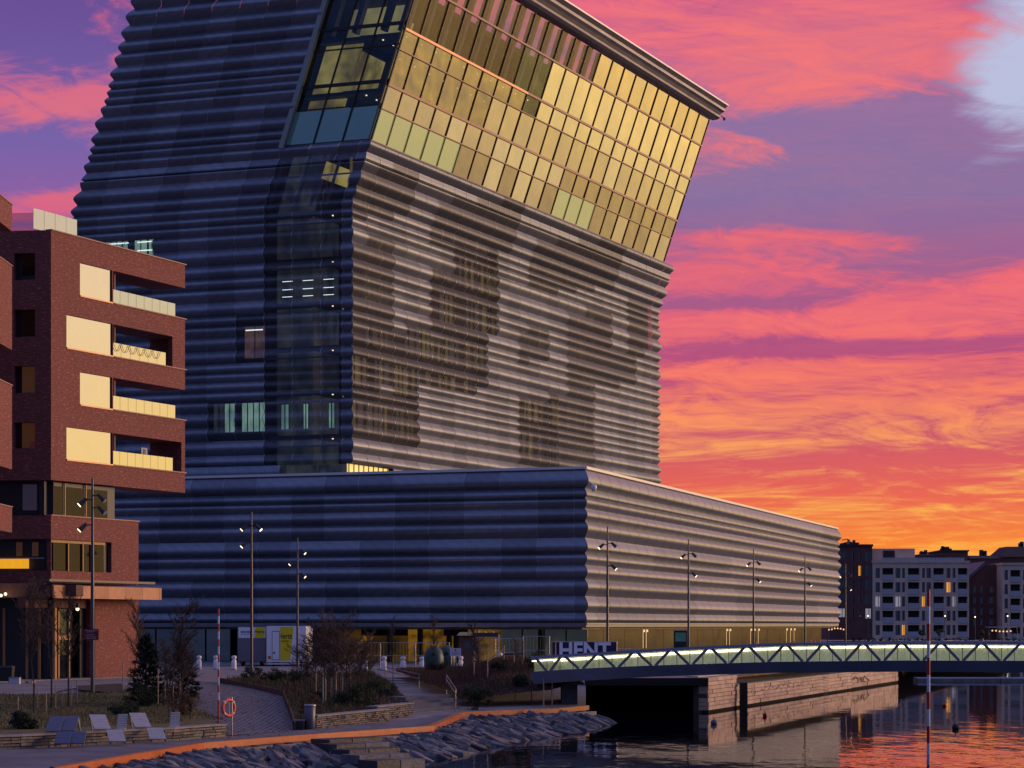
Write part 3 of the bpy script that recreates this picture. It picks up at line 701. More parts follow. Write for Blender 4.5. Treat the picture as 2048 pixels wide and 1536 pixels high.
def pavermat():
    m = bpy.data.materials.new('block_paving'); m.use_nodes = True; t = m.node_tree; p = t.nodes['Principled BSDF']; e = E(t)
    g = nn(t, 'ShaderNodeNewGeometry'); mp = nn(t, 'ShaderNodeMapping'); t.links.new(g.outputs['Position'], mp.inputs[0]); mp.inputs['Rotation'].default_value = (0, 0, R(90))
    br = nn(t, 'ShaderNodeTexBrick'); t.links.new(mp.outputs[0], br.inputs[0]); br.inputs['Scale'].default_value = 1.0; br.inputs['Brick Width'].default_value = .62; br.inputs['Row Height'].default_value = .26
    br.inputs['Color1'].default_value = (.22, .21, .23, 1); br.inputs['Color2'].default_value = (.14, .14, .17, 1); br.inputs['Mortar'].default_value = (.02, .02, .028, 1); br.inputs['Mortar Size'].default_value = .028
    f = e.noise(g.outputs['Position'], .4, 4, .6); t.links.new(e.mix(e.m('MULTIPLY', f, .5), br.outputs[0], (.16, .13, .13)), p.inputs['Base Color']); p.inputs['Roughness'].default_value = .85
    b = nn(t, 'ShaderNodeBump'); b.inputs['Strength'].default_value = .5; b.inputs['Distance'].default_value = .02; t.links.new(br.outputs['Fac'], b.inputs['Height']); b.invert = True; t.links.new(b.outputs[0], p.inputs['Normal']); return m
PAVER = pavermat()
poly_sheet('path', PAVER, [(455, 1473), (585, 1463), (566, 1394), (440, 1367), (395, 1362), (400, 1400), (385, 1428), (455, 1452)], .035)
# ------------------------------------------------------------------ planting beds
def bedmat(name, c1, c2): return mat(name, c1, .95, var=.5, vs=1.6, bump=.9, bs=6, col2=c2)
BEDG = bedmat('autumn_grass', (.16, .12, .035), (.055, .06, .02)); BEDB = bedmat('brown_soil', (.05, .028, .018), (.022, .016, .012))
poly_sheet('garden_bed', BEDG, [p_ + Vector((.1, .38, 0)) for p_ in [gp(a, b) for a, b in WALL_L]] + [gp(a, b) for a, b in ((385, 1428), (400, 1400), (330, 1385), (200, 1398), (-60, 1402))], .3, extra=lambda c: .0, kind='structure')
poly_sheet('garden_bed', BEDB, [(600, 1456), (700, 1448), (830, 1418), (800, 1395), (740, 1352), (600, 1358), (440, 1366), (566, 1394), (588, 1455)], .25)
MOUND = lambda x, y: .45 * sm01((y - 111) / 9) + .6 * sm01((y - 113) / 9) * sm01((x + 3.5) / 3.5)
poly_sheet('garden_bed', BEDB, [(912, 1415), (1000, 1414), (1100, 1411), (1165, 1404), (1150, 1372), (1060, 1360), (960, 1352), (870, 1352), (790, 1356), (850, 1385), (905, 1402)], .05, extra=lambda c: MOUND(c.x, c.y))
poly_sheet('garden_bed', BEDB, [(150, 1377), (243, 1372), (250, 1388), (215, 1390), (160, 1385)], .15)
# corten steel edging of the path
CORT = mat('corten', (.10, .035, .018), .8, var=.4, vs=3)
e1 = [gp(a, b) for a, b in ((438, 1367), (566, 1394), (580, 1430), (590, 1462))]
t = thing('steel_edging', 'low rusty steel edging along the right side of the block-paved path', 'edging', e1[1], world_built=True)
for a, b in zip(e1, e1[1:]):
    mb = MB(); mb.beam(a + Vector((0, 0, .17)), b + Vector((0, 0, .17)), .06, .36); mb.build('edging_plate', CORT, t)
# ------------------------------------------------------------------ orange edge beam
ORG = mat('orange_paint', (.50, .125, .03), .35, var=.12, vs=1.5)
bt = thing('edge_beam', 'orange painted timber beam running along the outer edge of the promenade', 'edge beam', (BEAMP[3].x, BEAMP[3].y, .5), world_built=True)
for a, b in zip(BEAMP, BEAMP[1:]):
    mb = MB(); a2 = a.copy(); b2 = b.copy(); a2.z = b2.z = .62; mb.beam(a2, b2 + (b2 - a2).normalized() * .08, .28, .22)
    mb.build('beam', ORG, bt)
mb = MB()
for a, b in zip(BEAMP, BEAMP[1:]):
    L = (b - a).length; k = 1.0
    while k < L:
        p = a.lerp(b, k / L); mb.box(p.x + .05, p.x + .25, p.y - .08, p.y + .08, .3, .5); k += 2.2
tag(mb.build('bracket', GREYM, bt), kind='stuff')
mb = MB()
for a, b in zip(BEAMP, BEAMP[1:]):
    d = (b - a).normalized(); sd = Vector((d.y, -d.x, 0)); a2 = a + sd * .3; b2 = b + sd * .3; a2.z = b2.z = .28; mb.beam(a2, b2, .5, .34)
struct(mb, 'kerb', CONC)
# ------------------------------------------------------------------ stone embankment
WATP = [atz(a, b, 0) for a, b in ((60, 1640), (250, 1600), (400, 1566), (560, 1539), (720, 1535), (862, 1523), (920, 1510), (1013, 1487), (1101, 1474), (1177, 1459), (1227, 1444))]
UPP = [BEAMP[1], BEAMP[2], BEAMP[3], BEAMP[4], BEAMP[5], BEAMP[6], BEAMP[7]]
def pl(pts, u):
    L = [0]
    for a, b in zip(pts, pts[1:]): L.append(L[-1] + (b - a).length)
    s = u * L[-1]
    for i in range(len(pts) - 1):
        if s <= L[i + 1] + 1e-6: return pts[i].lerp(pts[i + 1], (s - L[i]) / max(1e-6, L[i + 1] - L[i]))
    return pts[-1].copy()
def slope_pt(u, v):
    a = pl(UPP, u); b = pl(WATP, u); p = a.lerp(b, v); p.z = .36 * (1 - v) + .02 * v - .04 + .12 * math.sin(v * 3.1); return p
mb = MB(); mb.grid([[slope_pt(i / 60, min(1.25, k / 10 * 1.1)) - Vector((0, 0, .22 + (0.6 if k == 10 else 0))) for k in range(11)] for i in range(61)], 0, True)
struct(mb, 'embankment', mat('wet_gravel', (.03, .03, .035), .9, bump=.8, bs=4))
STM = [mat('stone_blue', (.105, .115, .135), .55, var=.35, vs=3, bump=.5, bs=9), mat('stone_grey', (.15, .145, .15), .6, var=.35, vs=3, bump=.5, bs=9),
       mat('stone_rose', (.17, .135, .13), .6, var=.3, vs=3, bump=.5, bs=9), mat('stone_dark', (.03, .035, .045), .5, var=.3, vs=3, bump=.5, bs=9)]
emb = thing('stone_embankment', 'sloping bank of angular slate slabs running down from the orange beam into the water', 'embankment', slope_pt(.4, .5), world_built=True)
def slab(mb, p, L, W, T, rz, tx, ty, rnd, mi=0):
    n = rnd.choice((4, 5, 6)); M = Matrix.Rotation(rz, 3, 'Z') @ Matrix.Rotation(tx, 3, 'X') @ Matrix.Rotation(ty, 3, 'Y')
    ring = []
    for k in range(n):
        a = 2 * math.pi * (k + rnd.uniform(-.25, .25)) / n; r = rnd.uniform(.8, 1.15)
        ring.append((math.cos(a) * L / 2 * r, math.sin(a) * W / 2 * r))
    tk = [T * rnd.uniform(.7, 1.15) for _ in ring]
    bot = [p + M @ Vector((x * 1.04, y * 1.04, -T * .6)) for x, y in ring]; mid = [p + M @ Vector((x, y, t_ * .35)) for (x, y), t_ in zip(ring, tk)]; top = [p + M @ Vector((x * .86, y * .84, t_ * .5)) for (x, y), t_ in zip(ring, tk)]
    mb.grid([bot, mid, top], mi, False, True); mb.face(top, mi)
rs = random.Random(21); nst = 0; stf = MB()
cells = []
for i in range(135):
    for k in range(11):
        u = (i + rs.uniform(.0, 1)) / 135; v = (k + rs.uniform(.25, 1.3)) / 11
        if .17 < u < .0: continue
        cells.append((u, v))
cells.sort(key=lambda c: slope_pt(*c).y)
for u, v in cells:
    p = slope_pt(u, v); q = slope_pt(min(1, u + .01), v); dr = math.atan2(q.y - p.y, q.x - p.x)
    px = CX + F * p.x / p.y
    L = rs.uniform(.5, 1.6); W = rs.uniform(.25, .52); T = rs.uniform(.14, .30)
    if 640 < px < 830 and .1 < v < .75: L, W, T = .8, .5, .12
    args = (p + Vector((0, 0, rs.uniform(-.14, .06) - (.12 if v < .16 else 0))), L, W, T, dr - 1.5 + rs.gauss(0, .3), rs.uniform(-.45, .25), rs.uniform(.12, .48), rs)
    mi = rs.choices((0, 1, 2, 3), (5, 4, 2, 2))[0]
    if px > 1225: continue
    if -80 < px < 1260 and nst < 297 and p.y < 112:
        mb = MB(); slab(mb, *args); mb.build('stone', STM[mi], emb); nst += 1
    else: slab(stf, *args, mi)
tag(stf.build('stone_rubble', STM, emb), kind='stuff')
# granite steps in the bank
st = thing('bank_steps', 'granite block steps set into the slate bank below the orange beam', 'steps', atz(740, 1510, .3), world_built=True)
for py, x0, x1, z in ((1487, 640, 745, .52), (1497, 655, 760, .44), (1508, 680, 780, .36), (1519, 700, 800, .26), (1530, 735, 830, .16)):
    a = atz(x0, py, z); b = atz(x1, py - 5, z); k = rs.uniform(.35, .6); m_ = a.lerp(b, k)
    for p, q in ((a, m_), (m_ + (b - a).normalized() * .04, b)):
        mb = MB(); mb.beam(p, q, 1.0, .3); mb.build('step_block', STM[rs.choice((3, 0))], st)
# ------------------------------------------------------------------ low stone walls, stairs
WST = [mat('wall_stone_grey', (.15, .14, .135), .8, var=.3, vs=4, bump=.4, bs=12), mat('wall_stone_tan', (.22, .16, .12), .8, var=.3, vs=4, bump=.4, bs=12), mat('wall_stone_dark', (.07, .065, .07), .8, var=.3, vs=4, bump=.4, bs=12)]
def drywall(t, pts, h, courses, rnd, L0=(.4, .9), limit=290, dep=.4):
    cap = MB(); core = MB(); n = 0; stf_ = MB()
    for a, b in zip(pts, pts[1:]):
        d = Vector((b.x - a.x, b.y - a.y, 0)); Ln = d.length; d.normalize(); nrm = Vector((d.y, -d.x, 0))
        for c in range(courses):
            s = rnd.uniform(-.2, 0)
            ch = (h - .07) / courses
            while s < Ln:
                l = rnd.uniform(*L0); s0 = max(0, s); s1 = min(Ln, s + l)
                if s1 - s0 > .05:
                    zb = a.z + (b.z - a.z) * (s0 / Ln) + c * ch; o = rnd.uniform(0, .05)
                    mb = MB() if n < limit else stf_; mi = rnd.choices((0, 1, 2), (5, 3, 2))[0]
                    mb.obox(a, d, s0 + .012, s1 - .012, nrm, -dep * .5, o, zb + .01, zb + ch - rnd.uniform(.005, .03), mi if mb is stf_ else 0)
                    if n < limit: mb.build('stone', WST[mi], t); n += 1
                s += l
        core.hexa([a - nrm * dep + Vector((0, 0, -.3)), a - nrm * .1 + Vector((0, 0, -.3)), b - nrm * .1 + Vector((0, 0, -.3)), b - nrm * dep + Vector((0, 0, -.3)), a - nrm * dep + Vector((0, 0, h - .09)), a - nrm * .1 + Vector((0, 0, h - .09)), b - nrm * .1 + Vector((0, 0, h - .09)), b - nrm * dep + Vector((0, 0, h - .09))])
        cap.hexa([a - nrm * (dep + .05) + Vector((0, 0, h - .06)), a + nrm * .07 + Vector((0, 0, h - .06)), b + nrm * .07 + Vector((0, 0, h - .06)), b - nrm * (dep + .05) + Vector((0, 0, h - .06)), a - nrm * (dep + .05) + Vector((0, 0, h)), a + nrm * .07 + Vector((0, 0, h)), b + nrm * .07 + Vector((0, 0, h)), b - nrm * (dep + .05) + Vector((0, 0, h))])
    if stf_.v: tag(stf_.build('stone_infill', WST, t), kind='stuff')
    core.build('wall_core', WST[2], t); cap.build('coping', mat('wall_coping', (.24, .22, .22), .8, var=.2, vs=2), t)
wl = [gp(a, b) for a, b in WALL_L]
t = thing('stone_wall', 'low dry stone retaining wall with the sun loungers on it, left of the path', 'wall', wl[2], world_built=True)
drywall(t, wl, .50, 4, random.Random(2))
wr = [gp(a, b) for a, b in ((632, 1459), (776, 1443))]
t = thing('stone_wall', 'low tan stone wall behind the grey waste bin, right of the path', 'wall', wr[0], world_built=True)
drywall(t, wr, .56, 6, random.Random(4), (.25, .7), 200)
wr = [gp(a, b) for a, b in ((752, 1441), (826, 1432))]
t = thing('stone_wall', 'short higher stone wall beside the wide dark stairs', 'wall', wr[0], world_built=True)
drywall(t, wr, .62, 6, random.Random(5), (.25, .7), 100)
STEP = mat('stair_stone', (.12, .13, .16), .8, var=.2, vs=1)
STE = mat('stair_edge', (.21, .21, .235), .8, var=.2, vs=1)
t = thing('garden_stairs', 'wide dark stone stairs rising from the promenade to the garden', 'stairs', gp(870, 1418), world_built=True)
b0 = gp(827, 1424); b1 = gp(918, 1420)
for k in range(4):
    mb = MB(); up = Vector((-.15 * k, .8 * k, 0)); a = b0 + up; b = b1 + up; d = (b - a).normalized(); n_ = Vector((-d.y, d.x, 0))
    z = b0.z + .155 * (k + 1); mb.hexa([Vector((p.x, p.y, zz)) for zz in (b0.z - .3, z) for p in (a, b, b + n_ * (3.5 - .8 * k), a + n_ * (3.5 - .8 * k))]); mb.build('step', STEP, t)
a0 = gp(845, 1402, .35); a1 = gp(905, 1402, .35); c0 = gp(757, 1363); c1 = gp(800, 1363)
t2 = thing('garden_stairs', 'narrow pale-edged stairs with handrails climbing left towards the plaza', 'stairs', gp(830, 1395), world_built=True)
for k in range(9):
    f = k / 9; p = a0.lerp(c0, f); q = a1.lerp(c1, f); p2 = a0.lerp(c0, f + .11); q2 = a1.lerp(c1, f + .11); z = a0.z - .2 + (c0.z - a0.z + .35) * (k + 1) / 9
    mb = MB(); mb.hexa([Vector((v.x, v.y, zz)) for zz in (z - .6, z) for v in (p, q, q2, p2)]); mb.build('step', STE, t2)
STL = mat('steel_rail', (.42, .42, .46), .3, .9)
def handrail(pts, label, h=.9):
    t = thing('handrail', label, 'handrail', pts[0], world_built=True, group=None)
    for dz in (h, h - .25):
        mb = MB()
        for a, b in zip(pts, pts[1:]): mb.tube(a + Vector((0, 0, dz)), b + Vector((0, 0, dz)), .03)
        mb.build('rail', STL, t)
    for p in pts:
        mb = MB(); mb.tube(p, p + Vector((0, 0, h)), .03); mb.build('post', STL, t)
handrail([at(770, 1372, 148), at(838, 1392, 128)], 'steel handrail on the left of the narrow garden stairs', 1.2)
handrail([at(893, 1392, 123), at(911, 1423, 113)], 'steel handrail at the top right of the wide dark stairs', 1.1)
# ------------------------------------------------------------------ quay of stone blocks
STQ = [mat('quay_stone_a', (.46, .33, .27), .75, var=.18, vs=1.5, bump=.3, bs=6), mat('quay_stone_b', (.38, .27, .23), .75, var=.2, vs=1.5, bump=.3, bs=6), mat('quay_stone_c', (.52, .39, .32), .75, var=.15, vs=1.5, bump=.3, bs=6)]
q = thing('stone_quay', 'tan stone block quay wall with a lower ledge, standing in the water under the bridge', 'quay', (QX, QY, 0), world_built=True)
qd = unit(QS, 1); qn = (qd[1], -qd[0]); rq = random.Random(9)
nb = 0; qst = MB()
def blockwall(s0, s1, off, z0, z1, course, L, dep=.5):
    global nb
    n = round((z1 - z0) / course)
    for c in range(n):
        s = s0 - rq.uniform(0, L)
        while s < s1:
            a = max(s, s0); e_ = min(s + L * rq.uniform(.8, 1.2), s1)
            if e_ - a > .12:
                big = s0 < 45 and nb < 292; mb = MB() if big else qst; mi = rq.choices((0, 1, 2), (5, 2, 2))[0]
                o = off + rq.uniform(0, .05)
                mb.obox((QX, QY), qd, a + .015, e_ - .015, qn, off - dep, o, z0 + c * course + .012, z0 + (c + 1) * course - .012, mi if mb is qst else 0)
                if big: mb.build('stone_block', STQ[mi], q); nb += 1
            s = max(e_, a + .02)
blockwall(0, 7.2, 0, .12, 1.88, .22, 1.9)
blockwall(7.2, 46, .0, .12, 1.24, .224, 2.6)
blockwall(7.2, 46, -1.3, 1.34, 1.86, .26, 3.2)
blockwall(46, 69, 0, .15, 1.85, .34, 3.4)
tag(qst.build('stone_courses', STQ, q), kind='stuff')
mb = MB(); mb.obox((QX, QY), qd, .02, 7.15, qn, -.8, -.06, -.4, 1.85); mb.obox((QX, QY), qd, 7.25, 45.9, qn, -.6, -.08, -.4, 1.2); mb.obox((QX, QY), qd, 7.25, 45.9, qn, -2.1, -1.36, 1.2, 1.83); mb.obox((QX, QY), qd, 46.05, 69, qn, -.8, -.06, -.4, 1.83)
mb.build('quay_core', mat('quay_joint', (.06, .045, .04), .9), q)
mb = MB(); mb.obox((QX, QY), qd, 7.2, 46, qn, -1.3, .08, 1.24, 1.32); mb.obox((QX, QY), qd, 0, 69.5, qn, -1.2, -.55 + .6 * 0, 1.885, 1.95); mb.build('coping', mat('quay_coping', (.44, .36, .33), .7, var=.15, vs=1), q)
mb = MB(); mb.obox((QX, QY), qd, -.03, 69, qn, -.3, .02, -.3, .11); mb.obox((QX, QY), qd, 7.1, 46, qn, -.2, .03, -.3, .105); mb.build('waterline_band', mat('algae', (.012, .01, .01), .95, spec=.1), q)
def on_quay(px, off, z):
    s = px_s((QX + qn[0] * off, QY + qn[1] * off), qd, px); return Vector((QX + qn[0] * off + qd[0] * s, QY + qn[1] * off + qd[1] * s, z))
p = on_quay(1487, .42, 0); mb = MB(); mb.obox((p.x, p.y), (1, 0), -.21, .21, (0, 1), -.2, .2, -1, 1.45)
for z in (.3, .9): mb.obox((p.x, p.y), (1, 0), -.23, .23, (0, 1), -.22, .22, z, z + .07)
single(mb, 'mooring_pile', mat('black_timber', (.008, .006, .006), .7), (p.x, p.y, 0), 'square black timber pile standing in the water against the quay wall', 'pile')
p = on_quay(1650, .12, 0); lt = thing('quay_ladder', 'steel ladder fixed to the tan stone quay wall', 'ladder', p, world_built=True)
for k in (-.22, .22):
    mb = MB(); mb.beam(p + Vector((k, 0, -.3)), p + Vector((k, 0, 1.9)), .06, .06); mb.build('rail', STL, lt)
for k in range(8):
    mb = MB(); mb.beam(p + Vector((-.22, 0, .05 + k * .22)), p + Vector((.22, 0, .05 + k * .22)), .03, .03); mb.build('rung', STL, lt)
# painted scrawl (illegible) on the wall
GRAF = mat('graffiti_paint', (.05, .035, .04), .7)
g = thing('graffiti', 'faded illegible dark scrawl painted on the tan quay wall', 'graffiti', on_quay(1550, .08, .8), world_built=True); rg2 = random.Random(3)
mb = MB()
for k in range(16):
    px = 1502 + k * 7.2; p = on_quay(px, 0.075, .95 + rg2.uniform(-.15, .12)); p2 = on_quay(px + rg2.uniform(-3, 6), 0.075, .9 + rg2.uniform(-.22, .2)); mb.beam(p, p2, .02, .035)
for k in range(14):
    px = 1705 + k * 2.6; p = on_quay(px, 0.075, .7 + rg2.uniform(-.2, .2)); p2 = on_quay(px + rg2.uniform(-5, 5), 0.075, .7 + rg2.uniform(-.25, .25)); mb.beam(p, p2, .03, .07)
tag(mb.build('scrawl', GRAF, g), kind='stuff')
# dark void under the plaza edge
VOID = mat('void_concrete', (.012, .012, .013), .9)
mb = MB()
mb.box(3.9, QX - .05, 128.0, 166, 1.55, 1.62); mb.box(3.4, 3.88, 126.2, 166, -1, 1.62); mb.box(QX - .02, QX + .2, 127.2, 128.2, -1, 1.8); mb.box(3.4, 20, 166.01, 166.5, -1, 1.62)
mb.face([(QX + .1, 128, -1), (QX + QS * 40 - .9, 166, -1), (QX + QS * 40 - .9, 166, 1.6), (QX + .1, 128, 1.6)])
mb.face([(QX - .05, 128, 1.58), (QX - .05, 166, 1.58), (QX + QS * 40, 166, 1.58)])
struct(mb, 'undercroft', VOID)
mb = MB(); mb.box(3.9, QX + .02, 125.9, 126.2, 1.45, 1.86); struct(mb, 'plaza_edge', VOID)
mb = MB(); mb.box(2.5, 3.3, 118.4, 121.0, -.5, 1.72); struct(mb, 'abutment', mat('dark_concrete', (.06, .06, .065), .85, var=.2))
# ------------------------------------------------------------------ pedestrian bridge
BM = mat('bridge_steel', (.27, .29, .40), .5, .0, var=.12, vs=.5); BR = mat('bridge_brace', (.19, .18, .22), .5, .1)
BGL = bpy.data.materials.new('frosted_glass'); BGL.use_nodes = True
t_ = BGL.node_tree; p_ = t_.nodes['Principled BSDF']; p_.inputs['Base Color'].default_value = (.55, .60, .46, 1); p_.inputs['Roughness'].default_value = .3; p_.inputs['Alpha'].default_value = .34
p_.inputs['Emission Color'].default_value = (*lin(150, 160, 110), 1); p_.inputs['Emission Strength'].default_value = .42  # faint glow put into the glass imitates light from the strips
e_ = E(t_); tc_n = nn(t_, 'ShaderNodeTexCoord'); mp_n = nn(t_, 'ShaderNodeMapping'); t_.links.new(tc_n.outputs['Object'], mp_n.inputs[0]); mp_n.inputs['Scale'].default_value = (3.5, 3.5, .6)
t_.links.new(e_.mix(e_.sstep(e_.noise(mp_n.outputs[0], 1.0, 4, .7), .3, .7), (.30, .34, .27), (.72, .74, .52)), p_.inputs['Base Color'])
LED = mat('led_strip', (.9, .85, .6), .5, emit=(1, .90, .55), es=3.2)
BX = [1040, 1100, 1144, 1230, 1300, 1420, 1551, 1680, 1803, 1930, 2048, 2200]
def interp(xs, ysv, x):
    for i in range(len(xs) - 1):
        if x <= xs[i + 1]: return ysv[i] + (ysv[i + 1] - ysv[i]) * (x - xs[i]) / (xs[i + 1] - xs[i])
    return ysv[-1] + (ysv[-1] - ysv[-2]) * (x - xs[-1]) / (xs[-1] - xs[-2])
A0 = Vector(((1040 - CX) / F * 118, 118, 0)); B0_ = Vector(((2200 - CX) / F * 108, 108, 0)); bdir = (B0_ - A0).normalized(); bn = Vector((-bdir.y, bdir.x, 0))
def bY(px): s = px_s((A0.x, A0.y), (bdir.x, bdir.y), px); return s, A0.y + bdir.y * s
def bp(px, py, back=0.0):
    s, Y = bY(px); return Vector((A0.x + bdir.x * s, Y, H - (py - HY) * Y / F)) + bn * back
TOPX = ([1040, 1059, 1174, 1362, 1551, 1803, 2048, 2200], [1314, 1313, 1306, 1295, 1286.5, 1282.5, 1283, 1285])
DKX = ([1040, 1059, 1144, 1300, 1551, 1803, 2048, 2200], [1346, 1344, 1338, 1331, 1323.5, 1321, 1321.5, 1324])
BTX = ([1040, 1127, 1300, 1551, 1803, 2048, 2200], [1370, 1364, 1353.6, 1346, 1343.8, 1345, 1349])
br = thing('footbridge', 'low steel truss footbridge with glowing pale glass sides crossing the water', 'bridge', bp(1300, 1340), world_built=True)
xs = [1062, 1100, 1174, 1240, 1300, 1362, 1420, 1486, 1551, 1612, 1680, 1740, 1803, 1870, 1930, 1990, 2048, 2120, 2200, 2320, 2440, 2560, 2680, 2800, 2920]
for back, nm in ((0.0, 'f'), (3.6, 'b')):
    mt, md = MB(), MB()
    for a, b in zip(xs, xs[1:]):
        mt.beam(bp(a, interp(*TOPX, a), back) + Vector((0, 0, -.07)), bp(b, interp(*TOPX, b), back) + Vector((0, 0, -.07)), .16, .15)
        if back == 0:
            pa, pb = bp(a, interp(*DKX, a)), bp(b, interp(*DKX, b)); qa, qb = bp(a, interp(*BTX, a)), bp(b, interp(*BTX, b))
            md.hexa([qa + bn * .35, qb + bn * .35, qb + bn * 3.2, qa + bn * 3.2, pa - bn * .12, pb - bn * .12, pb + bn * 3.8, pa + bn * 3.8])
    mt.build('top_chord', BM, br)
    if md.v: md.build('deck_beam', BM, br)
    nodes = [1068, 1126, 1197, 1270, 1344, 1419, 1494, 1571, 1648, 1726, 1803, 1882, 1963, 2044, 2125, 2208, 2292, 2378, 2464, 2552, 2640, 2730, 2820, 2910]
    for a, b in zip(nodes, nodes[1:]):
        m_ = (a + b) / 2; w = bp(m_, interp(*DKX, m_), back)
        for n0, n1 in ((a, -4), (b, 4)):
            mb = MB(); tpt = bp(n0 + (4 if n0 == a else -4), interp(*TOPX, n0), back) + Vector((0, 0, -.1)); bt_ = bp(m_ + (-4 if n0 == a else 4), interp(*DKX, m_), back) + Vector((0, 0, .0))
            mb.beam(tpt, bt_, .13, .07, up=(bn.x, bn.y, 0)); mb.build('brace', BR, br)
    bk = back + (.22 if back == 0 else -.22)
    px = 1066
    while px < 2890:
        a, b = px, px + 26; mb = MB()
        q4 = [bp(a, interp(*DKX, a), bk), bp(b - .7, interp(*DKX, b), bk), bp(b - .7, interp(*TOPX, b), bk) - Vector((0, 0, .12)), bp(a, interp(*TOPX, a), bk) - Vector((0, 0, .12))]
        dn = bn * .015; mb.hexa([q4[0], q4[1], q4[1] + dn, q4[0] + dn, q4[3], q4[2], q4[2] + dn, q4[3] + dn]); mb.build('glass_pane', BGL, br); px += 26
    ml = MB(); pp_ = MB()
    for a, b in zip(xs, xs[1:]):
        off = Vector((0, 0, -.24 if back == 0 else -.30)); ml.beam(bp(a, interp(*TOPX, a), bk) + off + bn * (-.06 if back == 0 else -.05), bp(b, interp(*TOPX, b), bk) + off + bn * (-.06 if back == 0 else -.05), .03, .055)
    ml.build('light_strip', LED, br)
px = 1066; mb = MB()
while px < 2890:
    a = px - .5; mb.beam(bp(a, interp(*DKX, a), .2), bp(a, interp(*TOPX, a), .2), .03, .03, up=(bn.x, bn.y, 0)); px += 26
tag(mb.build('glass_post', BR, br), kind='stuff')
mb = MB(); e2 = bp(2920, 1324); mb.box(e2.x - .8, 120, e2.y - 14, e2.y + 60, -1, 1.9); struct(mb, 'far_quay', CONC)
# ------------------------------------------------------------------ brick apartment building on the left
def brickmat(name, c1, c2, mort, sc=1.0):
    m = bpy.data.materials.new(name); m.use_nodes = True; t = m.node_tree; p = t.nodes['Principled BSDF']; e = E(t)
    g = nn(t, 'ShaderNodeNewGeometry'); sp = nn(t, 'ShaderNodeSeparateXYZ'); t.links.new(g.outputs['Position'], sp.inputs[0])
    u = e.m('SUBTRACT', e.m('MULTIPLY', sp.outputs[0], 1.3), e.m('MULTIPLY', sp.outputs[1], .55)); u = e.m('ADD', e.m('MULTIPLY', sp.outputs[0], .9), e.m('MULTIPLY', sp.outputs[1], .75))
    br = nn(t, 'ShaderNodeTexBrick'); t.links.new(e.comb(u, sp.outputs[2], 0.0), br.inputs[0]); br.inputs['Scale'].default_value = 1.0
    br.inputs['Brick Width'].default_value = .30; br.inputs['Row Height'].default_value = .085; br.inputs['Mortar Size'].default_value = .007
    br.inputs['Color1'].default_value = (*c1, 1); br.inputs['Color2'].default_value = (*c2, 1); br.inputs['Mortar'].default_value = (*mort, 1)
    f = e.noise(e.comb(e.m('MULTIPLY', u, 3.2), e.m('MULTIPLY', sp.outputs[2], 11), 0.0), 1.0, 3, .8)
    f2 = e.noise(e.comb(u, sp.outputs[2], 0.0), .35, 3, .6)
    c = e.mix(e.sstep(f, .54, .66), br.outputs[0], tuple(min(1, x * 2.3 + .05) for x in c1)); c = e.mix(e.m('MULTIPLY', f2, .4), c, tuple(x * .6 for x in c2))
    t.links.new(c, p.inputs['Base Color']); p.inputs['Roughness'].default_value = .8
    b = nn(t, 'ShaderNodeBump'); b.inputs['Strength'].default_value = .5; b.inputs['Distance'].default_value = .02; b.invert = True; t.links.new(br.outputs['Fac'], b.inputs['Height']); t.links.new(b.outputs[0], p.inputs['Normal']); return m
BRK = brickmat('red_brick', (.25, .066, .052), (.18, .046, .04), (.16, .10, .09))
def wall_holes(mb, o, d, n, s0, s1, z0, z1, holes, dep=.3, mi=0):
    xs_ = sorted(set([s0, s1] + [v for h in holes for v in h[:2] if s0 < v < s1])); zs = sorted(set([z0, z1] + [v for h in holes for v in h[2:] if z0 < v < z1]))
    g = lambda s, w, z: (o[0] + d[0] * s + n[0] * w, o[1] + d[1] * s + n[1] * w, z)
    for a, b in zip(xs_, xs_[1:]):
        for c, e_ in zip(zs, zs[1:]):
            m_ = ((a + b) / 2, (c + e_) / 2)
            if any(h[0] < m_[0] < h[1] and h[2] < m_[1] < h[3] for h in holes): continue
            mb.face([g(a, 0, c), g(b, 0, c), g(b, 0, e_), g(a, 0, e_)], mi)
    for a, b, c, e_ in holes:
        for q4 in ([(a, 0, c), (a, 0, e_), (a, -dep, e_), (a, -dep, c)], [(b, 0, c), (b, 0, e_), (b, -dep, e_), (b, -dep, c)], [(a, 0, c), (b, 0, c), (b, -dep, c), (a, -dep, c)], [(a, 0, e_), (b, 0, e_), (b, -dep, e_), (a, -dep, e_)]):
            mb.face([g(*v) for v in q4], mi)
BB = (at(102, 1250, 148).x, 148.0); BD = unit(2096, 4700); BN = (BD[1], -BD[0]); BL = unit(-1, .12); BLN = (-BL[1], BL[0]); BLN = (BLN[0], BLN[1]) if BLN[1] < 0 else (-BLN[0], -BLN[1])
bb = thing('brick_apartment_building', 'red brick apartment building with open corner balconies and glass roof railing', 'apartment building', (BB[0], BB[1], 1.2), world_built=True)
sx = lambda px: px_s(BB, BD, px)
zx = lambda px, py: z_at(BB, BD, px, py)
GOLDW = glassmat('window_mirror', (.80, .76, .70), .02, 0, .006, cs=.15, dirt=.03)
GDRK = glassmat('window_dark', (.05, .045, .045), .03, 0, .01, lin(30, 22, 22), .1, cs=.25)
GDSH = glassmat('window_shade', (.16, .17, .2), .03, .0, .01, lin(22, 24, 30), .2, cs=.25)
ztop = zx(102, 460); zlow = zx(102, 960); s226 = sx(226.5); sEnd = sx(370); s345 = sx(345); s363 = sx(363)
